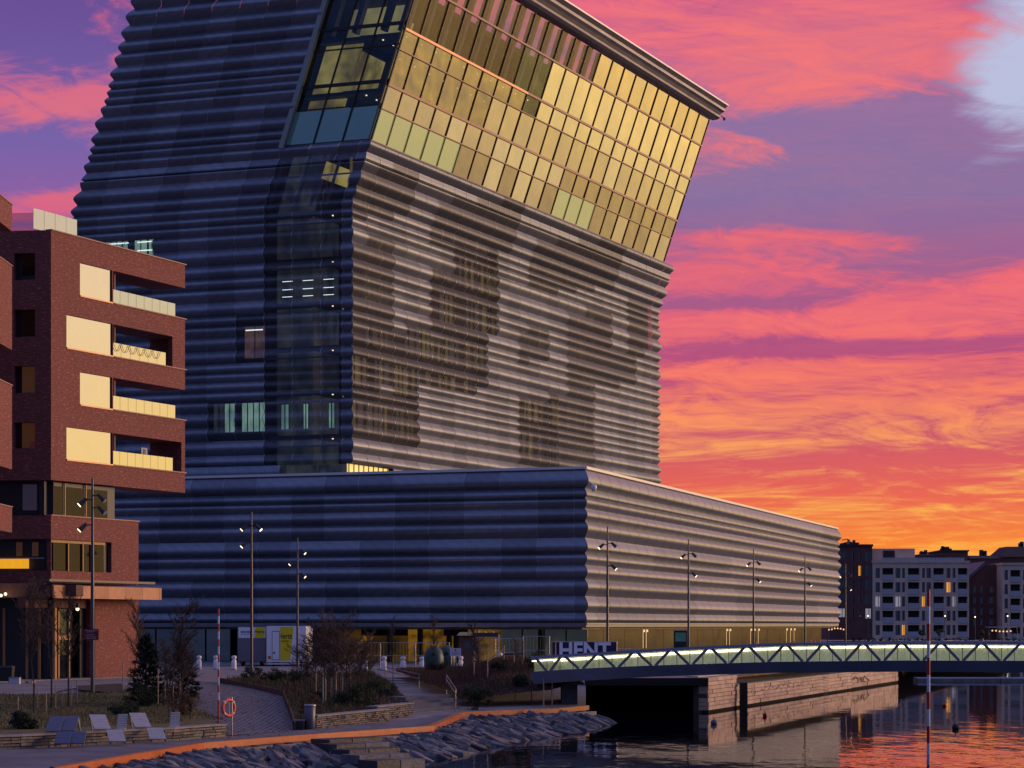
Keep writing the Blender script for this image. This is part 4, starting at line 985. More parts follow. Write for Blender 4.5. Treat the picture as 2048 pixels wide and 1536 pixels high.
# windows on the right face
wins = [(160, 225, 525, 590), (133, 226, 629, 694), (160, 225, 744, 808), (133, 226, 854, 918)]
holes = [(sx(a), sx(b) - .02, zx(a, d), zx(a, c)) for a, b, c, d in wins]
mb = MB(); wall_holes(mb, BB, BD, BN, 0, s226, zlow, ztop, holes, .12)
mb.obox(BB, BD, s226 - .02, s226, BN, -6, -.003, zlow, ztop); mb.obox(BB, BD, .0, s226, BN, -12, -.2, ztop - .25, ztop - .01)
mb.obox(BB, BD, .0, s226, BN, -12, -.0, zlow, zlow + .02)
mb.build('brick_wall', BRK, bb)
for a, b, c, d in holes:
    mb = MB(); mb.obox(BB, BD, a, b, BN, -.16, -.1, c, d); w = mb.build('window', GOLDW, bb)
    mb = MB(); mb.obox(BB, BD, a, b, BN, -.09, .06, c - .1, c - .002); f = mb.build('window_sill', mat('copper_sill', (.35, .2, .12), .4, .5), w, org=bb['org'])
# spandrel bands carrying the balconies
bands = [(ztop, None, holes[0][3]), (None, 0, 1), (None, 1, 2), (None, 2, 3), (None, 3, None)]
bz = [(holes[0][3] - .0, ztop), (holes[1][3], holes[0][2] - .08), (holes[2][3], holes[1][2] - .08), (holes[3][3], holes[2][2] - .08), (zlow, holes[3][2] - .08)]
RAILG = [glassmat('rail_glass_pale', (.50, .54, .54), .05, .2, .004, dirt=.03), glassmat('rail_glass_warm', (.62, .58, .46), .05, .12, .004, dirt=.03)]
for i, (a, b) in enumerate(bz):
    mb = MB(); mb.obox(BB, BD, s226 + .003, sEnd, BN, -.35, 0, a, b); mb.obox(BB, BD, s226 + .003, sEnd - .003, BN, -2.6, -.352, a + .02, a + .35); mb.build('balcony_band', BRK, bb)
    mb = MB(); mb.obox(BB, BD, (0 if i == 0 else s226 + .05), sEnd + .12, BN, -.4, .07, b, b + .07); mb.build('coping', mat('brick_coping', (.40, .22, .17), .6), bb)
    if i > 0:
        e_ = sx(355) if i in (1, 3) else (sx(336) if i == 2 else sx(350)); n = 8 if i != 2 else 6; h = .98
        for k in range(n):
            u0 = s226 + .1 + (e_ - s226 - .1) * k / n; u1 = s226 + .1 + (e_ - s226 - .1) * (k + 1) / n - .03
            mb = MB(); mb.obox(BB, BD, u0, u1, BN, -.2, -.17, b + .08, b + h); mb.build('railing_glass', RAILG[0 if i == 1 else 1], bb)
for (a, b, s0, s1) in ((holes[1][2] - .08, holes[1][3], s345, sEnd), (holes[3][2] - .08, holes[3][3], s363, sEnd)):
    mb = MB(); mb.obox(BB, BD, s0, s1 - .002, BN, -.35, -.002, a, b); mb.build('brick_pier', BRK, bb)
    mb = MB(); mb.obox(BB, BD, s1 - .4, s1 - .003, BN, -2.6, -.353, a, b); mb.build('brick_pier', BRK, bb)
# recessed balcony back wall + terracotta column
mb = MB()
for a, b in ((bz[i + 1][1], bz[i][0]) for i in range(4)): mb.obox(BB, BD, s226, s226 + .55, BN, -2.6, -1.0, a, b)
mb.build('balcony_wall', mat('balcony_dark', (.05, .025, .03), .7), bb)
mb = MB()
for a, b in ((bz[i + 1][1], bz[i][0]) for i in range(4)): mb.obox(BB, BD, s226 + .9, s226 + 1.0, BN, -.6, -.5, a, b)
tag(mb.build('balcony_post', mat('brown_post', (.22, .12, .08), .6), bb), kind='stuff')
# string of lights and a wall-hung sign on the balconies
mb = MB(); zt = bz[2][1] + .95
for k in range(6):
    a0_ = s226 + .2 + k * .95
    for j in range(8):
        f0, f1 = j / 8, (j + 1) / 8; zz = lambda f: zt - .5 * (1 - (2 * f - 1) ** 2)
        P_ = lambda s, z: Vector((BB[0] + BD[0] * s + BN[0] * -.1, BB[1] + BD[1] * s + BN[1] * -.1, z)); mb.beam(P_(a0_ + .9 * f0, zz(f0)), P_(a0_ + .9 * f1, zz(f1)), .02, .025)
o = mb.build('cable', DARK, bb); o['label'] = 'looped cable hanging on the glass balcony rail'
mb = MB(); s_ = sx(306); mb.obox(BB, BD, s_, s_ + .75, BN, -1.0, -.93, zx(306, 912), zx(306, 894)); o = mb.build('sign_board', mat('pale_blue_board', (.35, .4, .55), .6), bb)
mb = MB(); mb.obox(BB, BD, s_ + .25, s_ + .5, BN, -.92, -.90, zx(306, 909), zx(306, 897)); o2 = mb.build('sign_symbol', DARK, o, org=bb['org'])
# dark glazed storey
z5a, z5b = zx(102, 1031), zx(102, 962)
mb = MB(); mb.obox(BB, BD, .0, sx(242), BN, -.9, -.5, z5a, z5b); mb.build('dark_wall', DARK, bb)
for a, b in ((113, 138), (142, 180), (184, 226)):
    mb = MB(); mb.obox(BB, BD, sx(a), sx(b), BN, -.49, -.44, z5a + .12, z5b - .25); mb.build('window', GDRK, bb)
mb = MB()
for a in (140, 182): mb.obox(BB, BD, sx(a) - .05, sx(a) + .05, BN, -.43, -.36, z5a + .05, z5b)
mb.build('window_frame', mat('bronze_frame', (.20, .12, .05), .5, .3), bb)
# lower brick block
s277 = sx(277); z6a, z6b = zx(102, 1166), zx(102, 1031)
hs = (sx(103), sx(223), zx(102, 1141), zx(102, 1078))
mb = MB(); wall_holes(mb, BB, BD, BN, 0, s277, z6a, z6b, [hs], .35); mb.obox(BB, BD, 0, s277, BN, -12, -.01, z6b - .05, z6b - .01)
mb.obox(BB, BD, s277 - .02, s277, BN, -12, -.01, z6a, z6b); mb.build('brick_wall', BRK, bb)
mb = MB(); mb.obox(BB, BD, 0, s277 + .1, BN, -.4, .06, z6b, z6b + .07); mb.build('coping', MAT['brick_coping'], bb)
mb = MB(); mb.obox(BB, BD, sx(242), sx(270), BN, -2.2, -2.15, z6b, z6b + 1.0); mb.build('railing_glass', GDSH, bb)
for a, b in ((104, 139), (143, 168), (172, 186), (190, 214)):
    mb = MB(); mb.obox(BB, BD, sx(a), sx(b), BN, -.30, -.25, hs[2] + .02, hs[3] - .22); mb.build('window', GDRK, bb)
mb = MB()
for a in (141, 170, 188): mb.obox(BB, BD, sx(a) - .05, sx(a) + .05, BN, -.24, -.14, hs[2], hs[3])
mb.obox(BB, BD, hs[0], hs[1] - .5, BN, -.24, -.15, hs[3] - .2, hs[3] - .02)
mb.build('window_frame', MAT['bronze_frame'], bb)
mb = MB(); mb.obox(BB, BD, sx(214), hs[1], BN, -.34, -.28, hs[2], hs[3]); mb.build('dark_wall', DARK, bb)
# canopy
zc0, zc1 = zx(102, 1197), zx(102, 1172)
CAN = [mat('canopy_timber', (.42, .17, .075), .55, var=.15, vs=1), mat('canopy_timber_light', (.50, .22, .10), .55, var=.15, vs=1)]
k = 0; s = -2.0; sE = px_s((BB[0] + BN[0] * 1.6, BB[1] + BN[1] * 1.6), BD, 323)
while s < sE:
    mb = MB(); mb.obox(BB, BD, s, min(sE, s + 2.0) - .02, BN, 1.5, 1.62, zc0, zc1); mb.build('fascia_panel', CAN[k % 2], bb); s += 2.0; k += 1
mb = MB(); mb.obox(BB, BD, -2, sE, BN, -.3, 1.49, zc0 + .15, zc1 + .05); mb.build('canopy_roof', mat('canopy_dark', (.10, .035, .03), .7), bb)
mb = MB(); mb.obox(BB, BD, -2, sE - .3, BN, .4, 1.3, zc1 + .25, zc1 + .4); mb.build('canopy_gutter', mat('gutter', (.14, .10, .06), .5), bb)
# ground storey: brick pier, glazing in orange-brown frames, soffit beam
zg = 1.2
mb = MB(); mb.obox(BB, BD, sx(190), s277, BN, -8, 0, zg - .2, zc0 + .1); mb.build('brick_pier', BRK, bb)
mb = MB(); mb.obox(BB, BD, -2, sx(188), BN, -1.1, -.5, zx(60, 1215), zc0 + .1); mb.build('soffit_beam', mat('red_beam', (.16, .05, .04), .7), bb)
mb = MB(); mb.obox(BB, BD, -2, sx(190), BN, -9, -4, zg, zx(60, 1215)); mb.build('inner_wall', mat('inner_dark', (.04, .035, .04), .8, emit=lin(16, 14, 14), es=.5), bb)
mb = MB(); mb.obox(BB, BD, -14, sx(277), BN, -6, 1.0, zg - .3, zg + .08); mb.build('plinth', CONC, bb)
FR = mat('orange_frame', (.42, .20, .07), .5); SG = glassmat('shop_glass', (.10, .11, .13), .03, .55, .01)
zt_ = zx(60, 1217)
for a, b in ((104, 137), (142, 158), (163, 178)):
    mb = MB(); mb.obox(BB, BD, sx(a), sx(b), BN, -.95, -.9, zg + .15, zt_); mb.build('glass_pane', SG, bb)
mb = MB()
for a in (102, 139, 160): mb.obox(BB, BD, sx(a) - .06, sx(a) + .06, BN, -.96, -.8, zg + .1, zt_)
mb.obox(BB, BD, sx(139), sx(160), BN, -.94, -.82, zx(140, 1280), zx(140, 1270)); mb.build('window_frame', FR, bb)
mb = MB(); mb.obox(BB, BD, sx(178), sx(190), BN, -1.2, -.7, zg, zt_); mb.build('dark_wall', DARK, bb)
# left-hand front
Lp = lambda px: px_s(BB, BL, px); zl = lambda px, py: z_at(BB, BL, px, py); LE = Lp(-60)
lh = [(Lp(70), Lp(28), zl(50, 560), zl(50, 506)), (Lp(70), Lp(28), zl(50, 674), zl(50, 619)), (Lp(70), Lp(28), zl(50, 786), zl(50, 732)), (Lp(70), Lp(28), zl(50, 897), zl(50, 845))]
mb = MB(); wall_holes(mb, BB, BL, BLN, 0, LE, zlow, ztop, lh, .45); wall_holes(mb, BB, BL, BLN, 0, LE, zl(50, 1078), zl(50, 1031), [], .1)
wall_holes(mb, BB, BL, BLN, 0, LE, zl(50, 1168), zl(50, 1141), [], .1); mb.build('brick_wall', BRK, bb)
mb = MB(); mb.obox(BB, BL, 0, LE, BLN, -.6, -.5, zg, ztop - .1); mb.build('dark_wall', DARK, bb)
for i, (a, b, c, d) in enumerate(lh):
    mb = MB(); mb.obox(BB, BL, a, a + (b - a) * .72, BLN, -.47, -.42, c, d); w = mb.build('window', GDRK if i < 2 else mat('dusky_room', (.1, .06, .04), .3, emit=lin(70, 42, 20), es=.5), bb)
    mb = MB(); mb.obox(BB, BL, a, a + (b - a) * .72, BLN, -.41, -.36, c, c + .07); mb.build('window_frame', GREYM, w, org=bb['org'])
mb = MB(); mb.obox(BB, BL, Lp(68), Lp(56), BLN, -.40, -.35, zl(60, 896), zl(60, 884)); mb.build('red_box', mat('coral_box', (.7, .15, .13), .6), bb)
mb = MB(); mb.obox(BB, BL, Lp(69), Lp(41), BLN, -.49, -.42, zl(50, 1020), zl(50, 968)); mb.build('window', mat('dusk_window', (.05, .045, .06), .3, emit=lin(50, 44, 62), es=.5), bb)
mb = MB(); mb.obox(BB, BL, Lp(72), Lp(60), BLN, -.49, -.42, zl(50, 1112), zl(50, 1084)); mb.obox(BB, BL, Lp(40), Lp(28), BLN, -.49, -.42, zl(50, 1112), zl(50, 1084)); tag(mb.build('window', MAT['dusky_room'], bb), kind='stuff')
for k in range(5):
    mb = MB(); a = Lp(57 - k * 16); mb.obox(BB, BL, a, a + (Lp(57 - 16 * k - 15.5) - a), BLN, -.1, -.06, zl(50, 1137), zl(50, 1117)); mb.build('railing_glass', mat('yellow_rail_glass', (.9, .5, .05), .3, emit=lin(250, 175, 30), es=.75), bb)
mb = MB(); mb.obox(BB, BL, Lp(88), LE, BLN, -.12, -.04, zl(50, 1117.5), zl(50, 1115)); mb.build('hand_rail', STL, bb)
mb = MB()
for a in (4, 50, 104): mb.obox(BB, BL, Lp(a + 2), Lp(a - 3), BLN, -.8, -.6 + .2, zg, zl(50, 1216))
mb.obox(BB, BL, Lp(95), Lp(4), BLN, -.72, -.5, zl(50, 1279), zl(50, 1270)); mb.build('window_frame', FR, bb)
for a, b in ((3, -40), (48, 5), (93, 52)):
    mb = MB(); mb.obox(BB, BL, Lp(b), Lp(a), BLN, -.7, -.66, zg + .1, zl(50, 1216)); mb.build('glass_pane', SG, bb)
mb = MB()
for a, b, c in ((26, 1254, .25), (20, 1258, .2), (32, 1257, .2)): mb.obox(BB, BL, Lp(a + 3), Lp(a - 3), BLN, -.59, -.55, zl(a, b + 4), zl(a, b - 4))
for k in range(5): mb.obox(BB, BL, Lp(39 - k * 5), Lp(36 - k * 5), BLN, -.59, -.55, zl(30, 1318), zl(30, 1315))
tag(mb.build('ceiling_lamp', mat('yellow_lamp', (.8, .6, .1), .5, emit=lin(210, 160, 30), es=.8), bb), kind='stuff')
mb = MB(); mb.obox(BB, BL, Lp(102), Lp(-60), BLN, 1.2, 1.32, zc0 + .05, zc1 + .15); mb.build('fascia_panel', CAN[0], bb)
mb = MB(); mb.obox(BB, BL, -2, LE, BLN, -.3, 1.19, zc0 + .15, zc1 + .05); mb.build('canopy_roof', MAT['canopy_dark'], bb)
mb = MB()
for px, py in ((155, 1216), ): 
    p = at(px, py, 149.5); mb.tube(p, p + Vector((0, 0, .3)), .12); mb.ball((p.x, p.y, p.z - .06), .12, 1)
for px, py in ((2, 1191), (11, 1188)):
    p = at(px, py, 146.5); mb.ball((p.x, p.y, p.z), .1, 1)
tag(mb.build('spot_lamp', [DARK, LITW], bb), kind='stuff')
# glass railing on the roof
for k in range(4):
    mb = MB(); a = sx(86 + k * 21.8) ; b = sx(86 + (k + 1) * 21.8) - .03; mb.obox(BB, BD, a, b, BN, -.75, -.72, ztop + .02, ztop + 1.3 - .05 * 0); mb.build('railing_glass', RAILG[0], bb)
mb = MB(); mb.obox(BB, BL, .6, LE, BLN, -.9, -.88, ztop, ztop + 1.28); mb.build('railing_glass', glassmat('rail_clear', (.4, .35, .45), .03, .85, .003), bb)
mb = MB(); mb.obox(BB, BL, 1.2, 2.4, BLN, -3.2, -2.6, ztop - .1, ztop + .25); mb.obox(BB, BL, 4.0, 8, BLN, -3.5, -2.6, ztop - .1, ztop + .45); tag(mb.build('roof_box', GREYM, bb), kind='stuff')
# neighbouring block at the very left: balcony ends
nbk = thing('brick_apartment_building', 'edge of a nearer brick block with stacked balconies at the far left', 'apartment building', (at(0, 1250, 138).x, 138, 1.2), world_built=True)
xr = at(24, 1250, 142).x; xl_ = xr - 9
for y0, y1 in ((386, 440), (512, 684), (758, 930), (1008, 1060)):
    mb = MB(); z0, z1 = H + (HY - y1) * 138 / F, H + (HY - y0) * 138 / F; mb.box(xl_, xr, 138, 142, z0, z1); mb.build('balcony', BRK, nbk)
    mb = MB(); mb.box(xl_, xr + .05, 137.95, 142.05, z1, z1 + .06); mb.build('coping', MAT['brick_coping'], nbk)
    if y0 > 400:
        mb = MB(); mb.box(xl_, xr - .45, 138.2, 138.24, z1 + .06, z1 + .9); mb.build('railing_glass', RAILG[0 if y0 < 700 else 1], nbk)
# ------------------------------------------------------------------ apartment blocks across the water
FBM = {'dark': mat('dark_brick', (.13, .055, .05), .85, var=.15, vs=.3), 'beige': mat('beige_stone', (.66, .49, .38), .8, var=.12, vs=.3), 'pale': mat('pale_band', (.42, .42, .46), .7), 'roofd': mat('dark_roof', (.035, .025, .03), .8)}
FW = glassmat('far_window', (.30, .32, .38), .05, 0, .005, lin(22, 24, 34), .3); FWL = mat('far_window_lit', (.4, .25, .1), .4, emit=lin(235, 160, 60), es=.9); FWB = mat('far_window_pale', (.4, .4, .45), .4, emit=lin(170, 165, 175), es=.5)
FD = 520.0
def fx(px): return (px - CX) / F * FD
def fz(py): return H + (HY - py) / F * FD
def far_block(label, x0, x1, ytop, mname, cols, yb=1280, depth=30, loggias=True):
    t = thing('apartment_block', label, 'apartment building', (fx((x0 + x1) / 2), FD, 1), world_built=True, group=None)
    hl = []; rows_ = 5; fl = 28.5
    for r in range(5):
        y0 = ytop + 10 + r * fl
        for (a, b, kind) in cols: hl.append((fx(a), fx(b), fz(y0 + (20 if kind != 'n' else 17)), fz(y0), kind, r))
    mb = MB(); o = (0, FD); wall_holes(mb, o, (1, 0), (0, -1), fx(x0), fx(x1), fz(yb), fz(ytop), [h[:4] for h in hl], 1.2); mb.box(fx(x0) + .01, fx(x1) - .01, FD + 1.25, FD + depth, fz(yb), fz(ytop) - .02)
    mb.face([(fx(x0), FD, fz(yb)), (fx(x0), FD + 1.3, fz(yb)), (fx(x0), FD + 1.3, fz(ytop)), (fx(x0), FD, fz(ytop))]); mb.face([(fx(x1), FD, fz(yb)), (fx(x1), FD + 1.3, fz(yb)), (fx(x1), FD + 1.3, fz(ytop)), (fx(x1), FD, fz(ytop))])
    mb.build('wall', FBM[mname], t)
    rw_ = random.Random(int(x0)); 
    for a, b, c, d, k, r in hl:
        if k == 'l':
            mb = MB(); mb.box(a, b, FD + 1.15, FD + 1.2, c, d); mb.build('loggia_back', FBM['roofd'], t)
            mb = MB(); mb.box(a, b, FD - .12, FD - .04, c - .5, c + .75); mb.build('balcony_front', FBM['pale'], t)
        else:
            lit = rw_.random(); m_ = FWL if lit < .06 else (FWB if lit < .12 else FW)
            mb = MB(); mb.box(a, b, FD + .3, FD + .36, c, d); w = mb.build('window', m_, t)
            mb = MB(); mb.box(a + (b - a) * .6, a + (b - a) * .6 + .12, FD + .2, FD + .29, c, d); mb.build('frame', FBM['roofd'], w, org=t['org'])
    mb = MB(); mb.box(fx(x0) - .2, fx(x1) + .2, FD - .2, FD + depth, fz(ytop), fz(ytop) + .5); mb.build('roof', FBM[mname] if mname == 'beige' else FBM['roofd'], t); return t
beige_cols = [(1751, 1760, 'w'), (1765, 1787, 'l'), (1791, 1801, 'w'), (1804, 1810, 'w'), (1816, 1839, 'l'), (1844, 1850, 'w'), (1853, 1862, 'w'), (1867, 1888, 'l'), (1893, 1901, 'w'), (1905, 1911, 'w'), (1916, 1935, 'l')]
tb = far_block('pale stone apartment block with four columns of recessed balconies across the water', 1745, 1938, 1126, 'beige', beige_cols)
mb = MB(); mb.box(fx(1745), fx(1836), FD + 4, FD + 20, fz(1127), fz(1096)); mb.build('penthouse', FBM['beige'], tb)
mb = MB(); mb.box(fx(1772), fx(1795), FD + 3.8, FD + 3.98, fz(1118), fz(1100)); mb.box(fx(1836) - .02, fx(1905), FD + 6, FD + 20, fz(1127), fz(1108)); mb.build('penthouse', FBM['roofd'], tb)
for k in range(20):
    mb = MB(); a = fx(1764 + k * 8.3); mb.box(a, a + .85, FD + .3, FD + .34, fz(1122.5), fz(1115)); mb.build('roof_rail', FBM['pale'], tb)
far_block('dark brick apartment block with lit windows beside the end of the museum wing', 1660, 1744.5, 1093, 'dark', [(1731, 1742, 'w'), (1717, 1722, 'w'), (1704, 1708, 'w'), (1675, 1690, 'n')], depth=24)
tg = thing('apartment_block', 'dark gabled brick block between the two pale stone blocks', 'apartment building', (fx(1970), FD + 6, 1), world_built=True)
mb = MB(); g_ = [(1938.5, 1280), (2004, 1280), (2004, 1127), (1980, 1128), (1938.5, 1165)]
q0 = [Vector((fx(a), FD + 6, fz(b))) for a, b in g_]; q1 = [p + Vector((0, 24, 0)) for p in q0]; mb.face(q0); mb.face(q1[::-1])
for i in range(5): mb.face([q0[i], q0[(i + 1) % 5], q1[(i + 1) % 5], q1[i]])
mb.build('wall', FBM['dark'], tg)
mb = MB(); mb.hexa([(fx(1937), FD + 5.6, fz(1167)), (fx(1981), FD + 5.6, fz(1128.5)), (fx(1981), FD + 30, fz(1128.5)), (fx(1937), FD + 30, fz(1167)), (fx(1937), FD + 5.6, fz(1160)), (fx(1981), FD + 5.6, fz(1121)), (fx(1981), FD + 30, fz(1121)), (fx(1937), FD + 30, fz(1160))]); mb.build('roof', mat('slate_roof', (.10, .10, .13), .6), tg)
for a in (1944, 1957, 1971, 1990):
    for r in range(4):
        mb = MB(); mb.box(fx(a), fx(a + (5 if a < 1990 else 9)), FD + 5.9, FD + 5.97, fz(1185 + r * 22), fz(1172 + r * 22)); mb.build('window', FW, tg)
far_block('pale stone apartment block cut off by the right edge of the photo', 2004.5, 2110, 1130, 'beige', [(2009, 2016, 'w'), (2021, 2041, 'l'), (2046, 2056, 'w'), (2060, 2080, 'l')])
# roofs and houses behind
rb = random.Random(8)
for i, (a, b, yt, lab) in enumerate(((1690, 1716, 1088, 'dark low rooftop just right of the museum wing'), (1838, 1880, 1107, 'dark flat rooftop with a thin chimney behind the pale block'), (1882, 1936, 1103, 'dark rooftop with a pale stair tower behind the pale block'), (1938, 2002, 1110, 'dark rooftops behind the gabled block'), (2003, 2060, 1092, 'dark pitched roof at the right edge above the pale block'))):
    t = thing('rooftop_house', lab, 'building', ((a - CX) / F * 640, 640, 1), world_built=True); X = lambda p: (p - CX) / F * 640; Z = lambda p: H + (HY - p) / F * 640
    mb = MB()
    if i in (1, 3): mb.hexa([(X(a), 640, 1), (X(b), 640, 1), (X(b), 660, 1), (X(a), 660, 1), (X(a) , 640, Z(yt + 7)), (X(b), 640, Z(yt + 7)), (X(b) , 660, Z(yt + 7)), (X(a), 660, Z(yt + 7))])
    elif i == 4: mb.hexa([(X(a), 640, 1), (X(b), 640, 1), (X(b), 660, 1), (X(a), 660, 1), (X(a), 640, Z(yt + 22)), (X(b), 640, Z(yt + 22)), (X(b), 660, Z(yt + 22)), (X(a), 660, Z(yt + 22))])
    else: mb.box(X(a), X(b), 640, 660, 1, Z(yt))
    mb.build('wall', FBM['dark'], t)
    mb = MB()
    if i in (1, 3):
        zz0 = Z(yt + 7) + .01; mb.hexa([(X(a), 639.5, zz0), (X(b), 639.5, zz0), (X(b), 661, zz0), (X(a), 661, zz0), (X(a) + 1, 645, Z(yt)), (X(b) - 1, 645, Z(yt)), (X(b) - 1, 655, Z(yt)), (X(a) + 1, 655, Z(yt))])
    elif i == 4: zz0 = Z(yt + 22) + .01; mb.hexa([(X(a), 639, zz0), (X(b), 639, zz0), (X(b), 661, zz0), (X(a), 661, zz0), (X(a + 18), 645, Z(yt)), (X(b), 645, Z(yt)), (X(b), 655, Z(yt)), (X(a + 18), 655, Z(yt))])
    else: mb.box(X(a) - .3, X(b) + .3, 639.6, 660, Z(yt) + .01, Z(yt) + .4)
    mb.build('roof', FBM['roofd'], t)
    for k in range(3):
        mb = MB(); x = X(a) + (X(b) - X(a)) * rb.uniform(.1, .9); w = rb.uniform(.2, .5); mb.box(x, x + w * 2, 646, 648, Z(yt) - .5, Z(yt) + rb.uniform(.6, 1.7)); mb.build('chimney', FBM['roofd'], t)
    if i == 1: mb = MB(); x = X(1904) - 1; mb.box(x, x + 1.3, 645.5, 647, Z(1110), Z(1092)); mb.build('chimney', FBM['roofd'], t)
# ------------------------------------------------------------------ street lamps
POLE = mat('lamp_pole', (.10, .10, .12), .4, .7); HEAD = mat('lamp_head', (.03, .03, .035), .5)
LGLOW = mat('lamp_glow', (.9, .8, .6), .4, emit=(1, .80, .48), es=2.4)
def lamp(px, ytop, Y, label, heads, hgt=None):
    base = gy(px, Y); ht = H + (HY - ytop) * Y / F - base.z
    t = thing('street_lamp', label, 'street lamp', base, group='tall multi-head street lamps')
    mb = MB(); mb.tube((0, 0, -.1), (0, 0, ht * .62), .105, .085, 8); mb.tube((0, 0, ht * .62), (0, 0, ht), .085, .05, 8, cap=True); mb.build('pole', POLE, t)
    for dx, dz, on in heads:
        s = 1 if dx > 0 else -1
        mb = MB(); p = Vector((s * .12, 0, ht - dz)); mb.beam(p - Vector((s * .12, 0, 0)), p + Vector((s * .2, -.05, .02)), .05, .05); a = p + Vector((s * .17, -.06, .06)); b = p + Vector((s * .5, -.16, -.26))
        mb.tube(a, b, .085, .135, 8); hd = mb.build('lamp_head', HEAD, t)
        mb = MB(); d = (b - a).normalized(); mb.tube(b + d * .003, b + d * .03, .12, .12, 8); o = mb.build('lens', LGLOW if on else mat('lens_off', (.35, .42, .55), .1), hd)
    return t
LH = [(-1, 1.35, True), (1, 1.25, False), (.6, 2.9, True)]
lamp(185, 955, 116, 'nearest street lamp, in front of the brick building with a red sign on its pole', [(-1, 1.1, True), (1, .9, False), (-.8, 2.35, True), (1, 1.5, False)])
lamp(503, 1024, 152, 'street lamp beside the yellow and white truck with a bright head facing left', [(-1, .9, True), (1, .9, True), (-.9, 2.0, True)])
lamp(595, 1076, 190, 'smaller-looking street lamp just right of the white truck', [(1, 1.0, True), (-.6, 1.9, True), (1, 2.9, True)])
lamp(1215, 1053, 174, 'street lamp behind the dark blue banner at the museum corner', LH)
lamp(1377, 1078, 199, 'second street lamp from the left in front of the museum wing by the water', LH)
lamp(1507, 1098, 226, 'third street lamp from the left in front of the museum wing by the water', LH)
lamp(1610, 1112, 249, 'street lamp near the far end of the museum wing', LH)
lamp(1691, 1127, 279, 'street lamp past the end of the museum wing against the dark brick block', LH)
for px, yt, lab in ((1736, 1232, 'small lamp on the far shore before the dark brick block'), (1890, 1232, 'small lamp on the far shore before the middle of the pale block'), (1950, 1234, 'small lamp on the far shore before the gabled block'), (2015, 1232, 'small lamp on the far shore at the right edge')):
    Y = 515; t = thing('shore_lamp', lab, 'street lamp', Vector(((px - CX) / F * Y, Y, 1)), group='small lamps on the far shore'); ht = H + (HY - yt) * Y / F - 1
    mb = MB(); mb.tube((0, 0, 0), (0, 0, ht), .09, .07, 6); mb.build('pole', POLE, t); mb = MB(); mb.ball((0, -.1, ht), .17, 0, 8); mb.build('globe', LGLOW, t)
# red notice on the first lamp
P = at(182, 1269, 115.7); t = thing('notice_sign', 'small dark red notice sign with pale lettering on the nearest lamp pole', 'sign', P, world_built=True)
mb = MB(); mb.box(P.x - .38, P.x + .38, P.y - .03, P.y, P.z - .27, P.z + .27); mb.build('board', mat('notice_red', (.20, .008, .02), .5), t)
mb = MB(); rn = random.Random(2)
for z, w in ((.2, .3), (.13, .18), (-.02, .22), (-.12, .24), (-.19, .2)):
    x = -w
    while x < w: l = rn.uniform(.02, .08); mb.box(P.x + x, P.x + x + l, P.y - .036, P.y - .031, P.z + z - .018, P.z + z + .018); x += l + .025
tag(mb.build('lettering', mat('pale_print', (.55, .35, .42), .6), t), kind='stuff')
# ------------------------------------------------------------------ trucks
WHITE = mat('truck_white', (.88, .88, .90), .4, var=.06, vs=.6); YEL = mat('truck_yellow', (.85, .66, .01), .4); BLK = mat('tyre_black', (.012, .012, .013), .7); REDL = mat('red_plastic', (.35, .01, .01), .4)
Y = 196.0; s_ = Y / F; X = lambda p: (p - CX) * s_; Z = lambda p: H - (p - HY) * s_
g0 = gy(570, Y).z; t = thing('box_truck', 'white box truck with a yellow panel lettered Hertz and a narrow side door', 'truck', (X(570), Y, g0), world_built=True)
mb = MB(); mb.box(X(533), X(612), Y, Y + 6.5, Z(1324), Z(1252)); mb.build('body', WHITE, t)
mb = MB(); mb.face([(X(560.5), Y - .012, Z(1321)), (X(580), Y - .012, Z(1321)), (X(587), Y - .012, Z(1254)), (X(560.5), Y - .012, Z(1254))]); mb.build('yellow_panel', YEL, t)
mb = MB(); mb.box(X(544), X(559.5), Y - .03, Y - .003, Z(1320), Z(1262)); mb.build('door_frame', GREYM, t)
mb = MB(); mb.box(X(545), X(558.5), Y - .05, Y - .031, Z(1319), Z(1263.5)); dr = mb.build('door', WHITE, t)
mb = MB(); mb.box(X(545.8), X(551), Y - .08, Y - .051, Z(1307), Z(1304)); mb.build('handle', GREYM, dr, org=t['org'])
mb = MB(); mb.box(X(536), X(542), Y - .02, Y - .003, Z(1318), Z(1312)); mb.build('sticker', mat('orange_sticker', (.5, .15, .03), .5), t)
text_obj('Hertz', .62, (X(570.5), Y - .02, Z(1272.5)), (1, 0, 0), (0, -1, 0), BLK, t, bold=.008, sx=.78, ext=.004)
mb = MB(); rn = random.Random(4); x = X(562.5)
while x < X(577.5): l = rn.uniform(.03, .08); mb.box(x, x + l, Y - .018, Y - .013, Z(1283.3), Z(1281.2)); x += l + .02
o = mb.build('small_print', BLK, t); o['kind'] = 'stuff'
for k, x in enumerate((X(545), X(600))):
    for yy in (Y + 1.2, Y + 5):
        mb = MB(); mb.tube((x - .12, yy, g0 + .45), (x + .14, yy, g0 + .45), .45, n=14); mb.build('wheel', BLK, t)
mb = MB(); mb.box(X(534), X(611), Y + .1, Y + .3, Z(1329), Z(1326)); mb.build('bumper', WHITE, t)
mb = MB(); mb.box(X(537), X(608), Y + 6.6, Y + 8.4, g0 + .5, g0 + 2.6); mb.build('cab', WHITE, t)
Y = 197.5; s_ = Y / F
t = thing('box_truck', 'grey roller-door truck with a white and yellow sign, parked left of the white one', 'truck', (X(503), Y, g0), world_built=True)
mb = MB(); mb.box(X(475), X(531.5), Y, Y + 6, Z(1323), Z(1253.5)); mb.build('body', GREYM, t)
GSH = mat('grey_shutter', (.20, .19, .22), .6)
